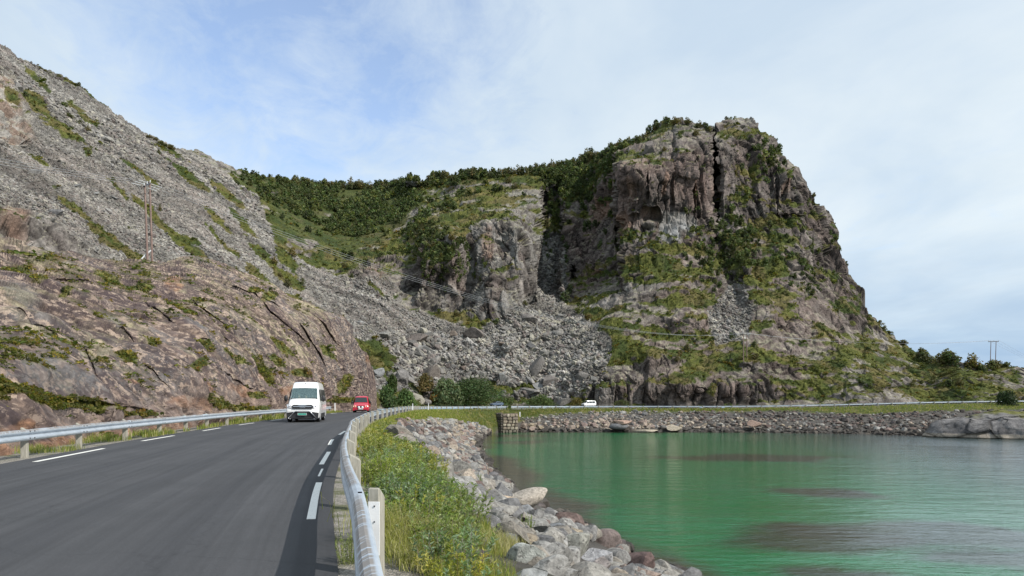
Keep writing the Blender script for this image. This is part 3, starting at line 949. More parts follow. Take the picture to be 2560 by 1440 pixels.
    for a_ in ((95, 265, 60, 15, 42), (160, 320, 70, 18, 36), (205, 285, 55, 10, 42), (180, 205, 30, 7, 20), (440, 590, 80, 13, 42), (370, 520, 60, 10, 48), (500, 640, 40, 12, 45), (255, 590, 90, 17, 40), (190, 520, 60, 12, 35), (320, 640, 50, 14, 30), (420, 375, 55, 9, 28), (150, 180, 90, 4, 30),
               (560, 480, 60, 9, 40), (610, 560, 60, 9, 50), (655, 640, 60, 14, 50), (540, 540, 50, 7, 45), (700, 600, 40, 14, 70), (100, 400, 30, 7, 30), (240, 240, 90, 4, 36), (470, 440, 80, 7, 35), (720, 700, 50, 14, 30), (640, 690, 40, 10, 40), (90, 200, 50, 5, 40), (350, 430, 60, 6, 40), (30, 240, 30, 8, 45), (710, 640, 50, 16, 60),
               (830, 660, 50, 10, 20), (780, 770, 40, 8, 20), (50, 130, 60, 4, 35), (220, 380, 12, 12, 0), (300, 470, 40, 6, 45), (500, 700, 60, 9, 40), (940, 720, 30, 5, 30), (480, 600, 30, 6, 40), (930, 880, 60, 26, 30), (560, 610, 60, 6, 45), (630, 470, 40, 9, 30)):
        gs = np.maximum(gs, streak(px, py, *a_))
    # ---- relief
    cl = sstep(.80, .52, nbz) * (1 - scree)
    mid = poly(PX, PY, [(1000, 735), (1030, 660), (1060, 610), (1150, 585), (1200, 550), (1290, 530), (1345, 540), (1352, 740), (1310, 775), (1290, 800), (1230, 830), (1190, 800), (1130, 785), (1060, 768)], 8).ravel()
    mid2 = poly(PX, PY, [(865, 690), (900, 650), (1000, 620), (1010, 660), (960, 690)], 6).ravel()
    mid = np.maximum(mid, mid2)
    cl = np.maximum(cl, cliffL * .9)
    cl = np.maximum(cl, mid)
    cl = np.maximum(cl, .38 * (1 - scree) * (1 - forest))
    b1, q1, k1 = blocks(P, 26, 5, (1, 1, .5), 1.2, .02, .05, soft=.22)
    b2, q2, k2_ = blocks(P, 10, 6, (1, 1, .5), 1.4, .07, .07, soft=.12)
    b3, q3, k3_ = blocks(P, 4.2, 7, (1, 1, .55), 1.5, .11, .09)
    b4, q4, k4_ = blocks(P, 1.7, 8, (1, 1, .7), 1.6, .15, .12)
    fl, qf, kf = blocks(P, 6.5, 13, (1, 1, .15), 1.3, .16, .055)
    fl2, qf2, kf2 = blocks(P, 2.4, 14, (1, 1, .2), 1.2, .12, .08)
    steep = np.maximum(sstep(.62, .30, nbz) * (1 - scree), mid)
    s1, w1, _ = blocks(P, 1.25, 9, (1, 1, 1), 1.6, .30, .16)
    s2, w2, _ = blocks(P, 5.5, 10, (1, 1, 1), 1.5, .20, .12)
    big = boul * (w2 > .35)
    disp = cl * (b1 * .28 + b2 * .46 + b3 * .60 * (1 - .5 * steep) + b4 * .75 * (1 - .3 * steep))
    disp += steep * (fl * (.85 - .45 * mid) + fl2 * .7)
    disp += (1 - cl) * (b2 * .12 + b3 * .16)
    disp += scree * (s1 * .75 + s2 * (.06 + .42 * boul))
    disp += (fbm(P, 18, 4, 90) - .5) * (4.0 - 2.2 * steep)
    disp *= (1 - .35 * forest)
    vv = np.repeat(v, len(cpx), 1).ravel()
    disp *= sstep(0, .03, vv) * np.where(px < 920, 1, 1)
    topf = sstep(1.0, .985, vv)
    nd = nb.reshape(-1, 3)
    G2 = (P + nd * disp[:, None]).reshape(G.shape)
    # jagged skyline
    G2[-6:, :, 2] += ((q3 - .5) * .9).reshape(PX.shape)[-6:] * np.linspace(0, 1, 6)[:, None]
    nn = grid_normals(G2)
    nz = nn[..., 2].ravel()
    nsm = grid_normals(smooth_grid(G2, 3))[..., 2].ravel()
    # ---- albedo
    f1 = fbm(P, 14, 4, 101); f2 = fbm(P, 4, 4, 102); f3 = fbm(P * np.array([1, 1, .22]), 2.6, 4, 103); f4 = fbm(P, 40, 3, 104); f5 = fbm(P, 1.2, 3, 105)
    rock = lerp3(np.tile(C(.125, .108, .098), (len(P), 1)), C(.235, .215, .195), sstep(.35, .65, f2 * .6 + f3 * .4))
    pinkz = np.maximum(poly(PX, PY, [(1400, 500), (1560, 370), (1790, 330), (1800, 640), (1560, 700), (1420, 760)], 30).ravel() * .9, poly(PX, PY, [(1790, 300), (1900, 330), (2060, 540), (2200, 820), (2050, 1000), (1550, 1000), (1500, 800), (1800, 640)], 30).ravel() * .6)
    pinkz = np.maximum(pinkz, poly(PX, PY, [(850, 690), (1000, 600), (1200, 590), (1320, 640), (1250, 800), (1130, 720), (900, 700)], 20).ravel() * .45)
    rock = lerp3(rock, C(.185, .128, .108), pinkz * (.30 + .55 * sstep(.4, .6, f1)))
    rock = lerp3(rock, C(.095, .075, .070), pinkz * sstep(.52, .62, f3) * .7)
    rock = rock * (.74 + .44 * q3[:, None]) * (1 - .55 * (np.maximum(kf, kf2 * .6) * steep)[:, None]) * (.74 + .5 * qf[:, None])  # slab and block tones vary; crack shade painted in on steep faces
    rock = rock * (1 - .45 * (k3_ * cl)[:, None]) * (1 - .35 * (k2_ * cl)[:, None])  # more painted shade in the gaps between cliff blocks
    # pale grey dry faces
    pale = np.zeros(len(P))
    for a_ in ((1700, 560, 90, 30, 10), (1640, 590, 60, 26, -20), (1290, 620, 50, 120, 80), (1150, 560, 60, 60, 0), (1240, 760, 60, 40, 0), (1000, 720, 40, 30, 0), (520, 390, 120, 24, 25), (1300, 500, 60, 40, 0), (1640, 315, 40, 10, 0), (1860, 300, 40, 12, 0), (1210, 690, 40, 60, 0), (1345, 620, 16, 130, 0)):
        pale = np.maximum(pale, streak(px, py, *a_))
    rock = lerp3(rock, C(.235, .222, .205), sstep(.15, .6, pale) * sstep(.40, .56, f3) * .85)
    rock = lerp3(rock, C(.42, .42, .42), streak(px, py, 1720, 575, 70, 22, 0) * sstep(.52, .6, f3) * .7)
    # orange breaks
    for a_ in ((1575, 470, 14, 44, 0), (1560, 560, 18, 34, 0), (1660, 470, 8, 40, 0), (1740, 450, 8, 60, 0), (1625, 535, 20, 12, 0), (1500, 520, 30, 30, 0), (1480, 550, 16, 14, 0), (30, 545, 46, 30, 5), (35, 590, 55, 25, 5), (20, 250, 20, 30, 90), (12, 200, 12, 14, 0), (1480, 680, 20, 14, 0), (1965, 470, 10, 24, 0), (930, 670, 40, 16, 0), (1460, 690, 16, 10, 0), (1220, 620, 16, 50, 0), (440, 640, 20, 10, 0)):
        rock = lerp3(rock, C(.27, .165, .115), sstep(.25, .9, streak(px, py, *a_) * (.45 + .8 * q3)) * .55)
    rock = lerp3(rock, lerp3(np.tile(C(.26, .19, .15), (len(P), 1)), C(.34, .32, .29), sstep(.4, .6, f3)), k.ravel() * .8)
    # lichen-pale tops of the ledges
    rock = lerp3(rock, C(.34, .32, .22), sstep(.5, .8, nz) * sstep(.45, .6, f5) * .55)
    # scree
    scc = lerp3(np.tile(C(.13, .123, .113), (len(P), 1)), C(.27, .255, .228), sstep(.2, .8, w1))
    scc = lerp3(scc, C(.22, .185, .165), sstep(.5, .65, f1) * .5)
    scc = lerp3(scc, C(.33, .31, .22), boul * sstep(.45, .62, f2) * .5)
    chute = fbm(np.stack([P[:, 0] * .25 + P[:, 2] * .38, P[:, 1], P[:, 2] * .1], 1), 5.0, 4, 120)
    scc = scc * (.55 + .55 * sstep(.3, .7, chute))[:, None]
    base = lerp3(rock * .86, scc, scree)
    # grass and heath on everything that can hold it
    gb = green + gs * .9
    gn = fbm(P, 3.0, 5, 110)
    gn2 = fbm(P * np.array([.45, .6, 2.6]), 7.0, 5, 111)
    gsc = nsm * .75 + (gn - .5) * .9 + (gn2 - .5) * 1.9 + gb * 1.12 - .585
    gsc = np.where(scree > .5, gs * 1.25 + (gn - .5) * 1.5 + (gn2 - .5) * .8 + green * .9 + boul * .10 * sstep(820, 960, py) - .50, gsc)
    gsc -= cliffL * .35 + mid * .16
    grass = sstep(-.02, .10, gsc)
    gcol = lerp3(np.tile(C(.040, .056, .014), (len(P), 1)), C(.088, .094, .022), sstep(.32, .66, fbm(P, 5.5, 5, 112)))
    gcol = lerp3(gcol, C(.135, .105, .045), sstep(.52, .64, fbm(P, 6, 4, 113)) * .6)
    gcol = lerp3(gcol, C(.035, .050, .016), forest * .5)
    gcol = gcol * (.8 + .4 * f5[:, None])
    base = lerp3(base, gcol, grass)
    # leafy relief on the heath
    tuft = (fbm(P, 1.6, 3, 115) - .4) * 1.5 * grass
    G2 = G2 + (nn.reshape(-1, 3) * 0 + np.array([0, -.3, 1.0])).reshape(1, -1, 3).reshape(G2.shape) * tuft.reshape(PX.shape)[..., None] * .6
    last = G2[-1]
    sk = []
    for dD, dz in ((2, -.2), (6, -1.5), (16, -6), (40, -22), (90, -60)):
        q = last.copy()
        q[:, 0] += q[:, 0] / q[:, 1] * dD
        q[:, 1] += dD
        q[:, 2] = np.maximum(q[:, 2] + dz, -8)
        sk.append(q)
    G3 = np.concatenate([G2, np.array(sk)], 0)
    cc = np.concatenate([base.reshape(G2.shape), np.repeat(base.reshape(G2.shape)[-1:], len(sk), 0)], 0)
    mk_mesh('mountain', G3.reshape(-1, 3), Q=grid_quads(*G3.shape[:2]), col=cc.reshape(-1, 3), mat=M_MOUNT, smooth=False,
            kind='structure', label='grey scree mountainside, wooded saddle and steep brown cliffs behind the bay')
    sh = PX.shape
    return dict(PX=PX, PY=PY, G=G2, N=grid_normals(G2), cpx=cpx, scree=scree.reshape(sh), grass=grass.reshape(sh), forest=forest.reshape(sh), ridge=ridge.reshape(sh), boul=boul.reshape(sh), tp=tp, bp=bp, green=green.reshape(sh))


MT = build_mountain()


def pick(T, px, py):
    """vertex of a terrain grid that lies on the bearing (px, py): position, normal"""
    j = int(np.argmin(np.abs(T['cpx'] - px)))
    i = int(np.argmin(np.abs(T['PY'][:, j] - py)))
    return T['G'][i, j], T['N'][i, j], (i, j)
# ================================================================== STONE KIT
import bmesh


def ico(sub):
    bm = bmesh.new()
    bmesh.ops.create_icosphere(bm, subdivisions=sub, radius=1.0)
    V = np.array([v.co[:] for v in bm.verts])
    T = np.array([[v.index for v in f.verts] for f in bm.faces])
    bm.free()
    return V, T


ICO = {k: ico(k) for k in (1, 2, 3, 4)}


def stone(sub, seed, cuts=11, lo=.42, hi=.80, rough=.0, round_=False):
    r = np.random.RandomState(seed)
    V, T = ICO[sub]
    V = V.copy()
    if not round_:
        for _ in range(cuts):
            n = r.normal(size=3)
            n /= np.linalg.norm(n)
            d = r.uniform(lo, hi)
            k = V @ n - d
            V = V - np.clip(k, 0, None)[:, None] * n
    V = V / np.abs(V).max(0)
    if rough:
        nn = V / np.linalg.norm(V, axis=1, keepdims=True)
        V = V + nn * ((fbm(V + seed * 3.1, .55, 4, seed) - .5) * rough)[:, None]
    return V, T


def rotm(r, tilt=math.pi):
    """random rotation matrix: any yaw, limited tilt"""
    e = Euler((r.uniform(-tilt, tilt), r.uniform(-tilt, tilt), r.uniform(0, 6.283)))
    return np.array(e.to_matrix())


class Bag:
    def __init__(self):
        self.V, self.T, self.Cc, self.n = [], [], [], 0

    def add(self, V, T, c):
        self.V.append(V); self.T.append(T + self.n); self.n += len(V)
        c = np.asarray(c, float)
        self.Cc.append(np.repeat(c[None], len(V), 0) if c.ndim == 1 else c)

    def build(self, name, mat, **kw):
        return mk_mesh(name, np.concatenate(self.V), T=np.concatenate(self.T), col=np.concatenate(self.Cc), mat=mat, **kw)


GREY = [C(.185, .18, .172), C(.25, .238, .215), C(.145, .143, .142), C(.22, .20, .172), C(.27, .262, .245)]
WARM = [C(.27, .22, .18), C(.25, .195, .165), C(.33, .28, .225), C(.22, .165, .145), C(.30, .25, .185)]
BROWN = [C(.13, .095, .085), C(.16, .12, .105), C(.105, .09, .085)]
DARK = [C(.065, .058, .052), C(.085, .075, .065), C(.055, .05, .045)]
CNAME = {}
for nm, L in (('grey', GREY), ('pinkish tan', WARM), ('purple-brown', BROWN), ('dark wet', DARK)):
    for c_ in L:
        CNAME[tuple(c_)] = nm

# ================================================================== BANK BETWEEN ROAD AND WATER
def shrub_width(s):
    x, y = path_at(s)[:2]
    a = np.interp(y, [0, 4, 6, 8, 10, 15, 20, 30, 45, 60, 90, 130, 160, 176], [.5, .55, .7, 1.0, 1.35, 1.9, 2.0, 1.6, 1.0, 1.2, 2.2, 3.0, 3.6, 3.8])
    return np.where(np.asarray(x) > 3, np.interp(x, [3, 40, 75, 95, 130], [2.8, 2.6, 3.4, 11, 14]), a)


def bank_point(s, t):
    """t = 0 at the guardrail, 1 at the waterline, >1 under water"""
    x, y, z, sx, sy, nx, ny = path_at(s)
    ax, ay, az = x + nx * .6, y + ny * .6, z - .06
    h = np.where(t < .1, t * .45, .045 + (t - .1) * (.955 / .9))
    h = np.where(t > 1, 1 + (t - 1) * 1.6, h)
    h = h + .035 * np.sin(np.clip(t, 0, 1) * math.pi)
    return np.stack([ax + (sx - ax) * t, ay + (sy - ay) * t, az + (ZW - az) * h], -1)


def bank_width(s):
    x, y, z, sx, sy, nx, ny = path_at(s)
    return np.hypot(sx - x, sy - y)


def build_bank():
    sN = np.linspace(0, SL, 700)
    tN = np.r_[np.linspace(0, 1.0, 46), 1.08, 1.2, 1.4]
    S, T = np.meshgrid(sN, tN, indexing='ij')
    G = bank_point(S, T)
    n = grid_normals(G)
    P = G.reshape(-1, 3)
    w = bank_width(S)
    d = (T * w)
    gw = shrub_width(S)
    g = sstep(1.2, -.4, d - gw + (fbm(P, 2.0, 3, 31) - .5).reshape(S.shape) * 3)
    G = G + np.array([0, 0, 1.0]) * (((fbm(P, 1.1, 4, 30) - .5) * .5).reshape(S.shape) * np.clip(T * 12, 0, 1) * np.where(T > 1, .3, 1))[..., None]
    c = np.zeros(S.shape + (3,)) + C(.085, .078, .070)
    c = lerp3(c, C(.06, .075, .022), g)
    c = lerp3(c, C(.13, .12, .045), g * sstep(.5, .62, fbm(P, 1.4, 4, 33).reshape(S.shape)))
    mk_mesh('embankment_ground', G.reshape(-1, 3), Q=grid_quads(*S.shape, flip=False), col=c.reshape(-1, 3), mat=M_OUT, smooth=True,
            kind='structure', label='earth embankment falling from the road to the green water')
    return S, T, G


BS, BT, BG = build_bank()
BPX, BPY = proj(BG)
BOK = (BG[..., 1] > 2)


def on_bank(px, py):
    e = np.where(BOK, np.hypot(BPX - px, BPY - py), 1e9)
    i, j = np.unravel_index(int(np.argmin(e)), e.shape)
    return BG[i, j], BS[i, j], BT[i, j]


SPROT = {}


def sprot(sub, k, rnd=False):
    key = (sub, k, rnd)
    if key not in SPROT:
        SPROT[key] = stone(sub, 100 + k * 7 + sub, cuts=12 + k % 5, rough=.10 if sub >= 3 else .05, round_=False) if not rnd else stone(sub, 900 + k, cuts=6, lo=.75, hi=.95, rough=.12)
    return SPROT[key]


SMESH = {}


def stone_thing(name, label, cat, P, scale, R, col, sub=3, k=0, rnd=False, group=None, mat=None):
    key = (sub, k, rnd, mat is None)
    if key not in SMESH:
        V, T = sprot(*key[:3])
        SMESH[key] = mk_mesh(name, V, T=T, col=np.ones((len(V), 3)), mat=mat or M_STONE, smooth=False, link=False)
    o = bpy.data.objects.new(name, SMESH[key])
    M = Matrix(R.tolist()).to_4x4() @ Matrix.Diagonal((*scale, 1))
    M.translation = Vector(P)
    o.matrix_world = M
    o.color = (*col, 1)
    o['label'] = label
    o['category'] = cat
    if group:
        o['group'] = group
    COL.objects.link(o)
    return o


def frame_cam(P, roll=0.0, lean=0.0):
    """axes: x to the viewer's right, y away, z up, then rolled in the view"""
    a = math.atan2(P[0], P[1])
    return np.array((Matrix.Rotation(-a, 3, 'Z') @ Matrix.Rotation(lean, 3, 'X') @ Matrix.Rotation(-roll, 3, 'Y')))


HERO = [
    # px, py, width px, height px, depth factor, roll deg, colour, sub, k, rnd, label
    (1308, 1247, 120, 40, .9, 20, (.40, .355, .30), 4, 1, True, "long pale cream boulder sloping to the water, largest of the pale stones at the waterline"),
    (1268, 1262, 66, 46, .9, 15, (.42, .33, .24), 4, 2, False, "peach coloured boulder tucked under the long pale cream boulder"),
    (1358, 1284, 60, 34, .9, 5, (.17, .115, .07), 4, 3, False, "brown tide-stained block half in the water below the long cream boulder"),
    (1354, 1296, 20, 18, .9, 0, (.46, .39, .33), 3, 4, True, "small pinkish white stone between the brown tide-stained block and grey slabs"),
    (1357, 1332, 66, 40, .9, 28, (.44, .45, .46), 4, 5, False, "whitest boulder of the bank, wedge-shaped with black specks"),
    (1434, 1326, 30, 34, .9, 60, (.38, .32, .22), 4, 6, True, "rounded cream boulder with an orange-stained foot at the waterline"),
    (1402, 1307, 42, 30, .9, 30, (.15, .10, .06), 4, 7, False, "brown stone with an orange algae stain left of the rounded cream boulder"),
    (1510, 1357, 92, 66, .9, 25, (.155, .125, .115), 4, 8, True, "big rounded dark brown boulder standing at the waterline above the purple block"),
    (1598, 1404, 122, 84, .9, 12, (.165, .115, .105), 4, 9, False, "huge purple-brown block at the waterline nearest the bottom of the bank"),
    (1441, 1372, 92, 66, .9, 30, (.30, .295, .26), 4, 10, False, "large pale grey-green slab leaning left of the dark brown boulder"),
    (1500, 1398, 92, 56, .9, 22, (.40, .39, .39), 4, 11, False, "white and grey patched boulder left of the huge purple-brown block"),
    (1318, 1392, 96, 74, .9, 20, (.36, .37, .34), 4, 12, False, "big white boulder finely speckled with black lichen beside a grass tuft"),
    (1385, 1392, 70, 62, .9, 10, (.21, .215, .215), 4, 13, False, "grey square-shouldered block between the white speckled boulder and the pale slab"),
    (1572, 1432, 62, 40, .9, 30, (.34, .245, .19), 4, 14, False, "orange-pink boulder wedged under the huge purple-brown block"),
    (1290, 1432, 130, 50, .9, 10, (.235, .24, .235), 4, 15, False, "broad flat grey slab at the lowest edge of the bank in front of the grass"),
    (1480, 1432, 120, 34, .9, 24, (.25, .22, .205), 4, 16, False, "long brownish ridge-backed slab under the white and grey patched boulder"),
    (1328, 1348, 46, 50, .9, 55, (.27, .27, .25), 4, 17, False, "upright grey-green slab behind the willow sprig above the speckled boulder"),
    (1385, 1330, 60, 50, .9, 40, (.20, .205, .21), 4, 18, False, "smooth bluish grey slab right of the whitest boulder"),
    (1245, 1310, 42, 40, .9, 30, (.255, .26, .27), 4, 19, False, "rounded light grey boulder against the right edge of the willow shrubs"),
    (1300, 1285, 74, 46, .9, 30, (.225, .23, .235), 4, 20, False, "flat bluish grey slab sloping below the peach coloured boulder"),
    (1228, 1345, 40, 34, .9, 10, (.26, .22, .195), 4, 21, False, "brownish grey boulder under the lower edge of the willow shrubs"),
    (1160, 1168, 24, 20, .9, 0, (.36, .28, .19), 3, 22, True, "round tan boulder alone among grey stones above the dark wet ones"),
    (1246, 1208, 22, 26, .9, 0, (.12, .11, .085), 3, 23, False, "black stone banded with cream standing in the water at the bank's corner"),
    (1226, 1192, 44, 30, .9, 10, (.16, .15, .15), 3, 24, False, "dark grey boulder left of the black and cream banded stone"),
    (1110, 1206, 60, 30, .9, 18, (.26, .15, .125), 4, 25, False, "reddish lichen-stained boulder between the shrubs and the grey stones"),
    (1150, 1400, 60, 40, .9, 10, (.22, .22, .21), 4, 26, False, "grey stone sunk in the grass with yellow moss along its top"),
    (1195, 1400, 50, 36, .9, 20, (.17, .14, .13), 4, 27, False, "brown stone among dry grass left of the white speckled boulder"),
    (1178, 1352, 50, 30, .9, 10, (.20, .18, .17), 4, 28, False, "mottled stone half buried under the willow shrubs' lower edge"),
]


def build_riprap():
    r = np.random.RandomState(5)
    for (px, py, wpx, hpx, dep, roll, col, sub, k, rnd, lab) in HERO:
        P, s, t = on_bank(px, py + hpx * .25)
        sc = P[1] / F
        w, h = wpx * sc * .56, hpx * sc * .62
        Pc = P + np.array([0, w * .15, h * .18])
        R = frame_cam(Pc, math.radians(roll))
        stone_thing('boulder', lab, 'boulder', Pc, (w, w * .75, h), R, col, sub, k, rnd)
    hx = np.array([[h[0], h[1], max(h[2], h[3]) * .5] for h in HERO])
    cand = []
    s0 = S_CAM - 1
    # area sampling over the bank
    n = 0
    tries = 0
    for zone, (sa_, sb_, dens) in enumerate(((S_CAM + 3, S_CAM + 36, 2.6), (S_CAM + 36, S_CAM + 80, 2.6), (S_CAM + 80, SL - 20, 2.1))):
        for _ in range(40000):
            if zone == 0:
                cnt = 5200
            elif zone == 1:
                cnt = 2600
            else:
                cnt = 9500
            break
        S = r.uniform(sa_, sb_, cnt)
        Wd = bank_width(S)
        T = r.uniform(0, 1.05, cnt) ** .92
        keep = r.uniform(size=cnt) < Wd / 20.0 + .25
        d = T * Wd
        keep &= d > shrub_width(S) - .3
        S, T = S[keep], T[keep]
        P = bank_point(S, T)
        if zone == 0:
            size = np.exp(r.normal(-.86, .40, len(S)))
        elif zone == 1:
            size = np.exp(r.normal(-.85, .38, len(S)))
        else:
            size = np.exp(r.normal(-.72, .42, len(S))) * (1 + .55 * sstep(.5, 1, T))
        if zone == 0:
            size = size * np.interp(P[:, 1], [6, 26, 40], [1.0, .95, .95])
        size = np.clip(size, .16, 1.6)
        for i in range(len(S)):
            cand.append((P[i], size[i], T[i], S[i], zone))
    cand_p = np.array([c[0] for c in cand])
    cpx_, cpy_ = proj(cand_p)
    D = cand_p[:, 1]
    inview = (D > 3) & (cpx_ > -50) & (cpx_ < 2620) & (cpy_ < 1500)
    app = np.where(inview, np.array([c[1] for c in cand]) / np.maximum(D, 2), 0)
    # keep clear of the hero boulders
    hit = np.zeros(len(cand), bool)
    for h in hx:
        hit |= (np.hypot((cpx_ - h[0]), (cpy_ - h[1]) * 1.5) < h[2] * .85) & (D < 110)
    app[hit] = -1
    app[app > .062] = -1
    near_rank = np.argsort(-app)[:158]
    chosen = set(near_rank.tolist())
    bag_n, bag_f = Bag(), Bag()
    rows = {}
    for i, (P, sz, t, s, zone) in enumerate(cand):
        if app[i] < 0 or not inview[i] and D[i] < 140 and False:
            continue
        if not inview[i]:
            continue
        if 1226 < cpx_[i] < 1300 and cpy_[i] > 1026 and P[1] > 120:
            continue
        x, y = P[0], P[1]
        wet = t > .90 + r.uniform(-.05, .03)
        farz = y > 140
        if wet:
            L = DARK
        elif farz and x > -6 and .45 < t and r.uniform() < np.interp(x, [0, 30, 60, 80], [.75, .75, .3, .05]):
            L = WARM
        elif farz and x > 45:
            L = BROWN if r.uniform() < .35 else DARK if r.uniform() < .55 else GREY
        elif 95 < y < 150 and t > .5 and r.uniform() < .55:
            L = WARM
        elif 18 < y < 110 and r.uniform() < (.14 if y < 45 else .30):
            L = BROWN + WARM[3:4]
        else:
            L = GREY if r.uniform() < (.92 if y < 45 else .84) else WARM
        c = L[r.randint(len(L))]
        k = r.randint(16)
        flat = r.uniform(.5, .85)
        sca = np.array([sz * r.uniform(.85, 1.35), sz * r.uniform(.75, 1.0), sz * flat]) * .62
        R = rotm(r, .5)
        Pc = P + np.array([0, 0, sz * .10])
        if i in chosen:
            px_, py_ = cpx_[i], cpy_[i]
            rows.setdefault(CNAME[tuple(c)], []).append((px_, py_, Pc, sca, R, c, k, t, D[i], sz))
        else:
            sub = 2 if D[i] < 75 else 1
            V, T = sprot(sub, k)
            V2 = (V * sca) @ R.T + Pc
            b = bag_n if D[i] < 75 else bag_f
            b.add(V2, T, c * r.uniform(.85, 1.15))
    ordw = lambda n_: ('first' if n_ == 1 else 'second' if n_ == 2 else 'third' if n_ == 3 else f'{n_}th')
    for cn, lst in rows.items():
        # zones down the bank give every boulder its own description
        zones = {}
        for q in lst:
            t, Dq = q[7], q[8]
            za = 'by the waterline' if t > .8 else 'half-way down' if t > .5 else 'high on the bank'
            zb = 'at the near end' if Dq < 24 else 'below the shrubs' if Dq < 42 else 'beyond the shrubs' if Dq < 80 else 'far along'
            zones.setdefault((za, zb), []).append(q)
        for (za, zb), qs in zones.items():
            qs.sort(key=lambda q: q[0])
            for m, q in enumerate(qs):
                shp = 'flat' if q[3][2] < q[3][1] * .72 else 'blocky'
                lab = f"{cn} boulder {za} {zb}" + (f", {ordw(m + 1)} {cn} from left" if len(qs) > 1 else '')
                stone_thing('boulder', lab, 'boulder', q[2], q[3], q[4], q[5], 3 if q[8] < 60 else 2, q[6], False, group='boulders of the riprap bank')
    bag_n.build('riprap_stones', M_STONE, kind='stuff', label='smaller angular grey and brown riprap stones of the near bank')
    bag_f.build('riprap_rubble', M_STONE, kind='stuff', label='tightly packed riprap stones along the far shore below the road')


build_riprap()

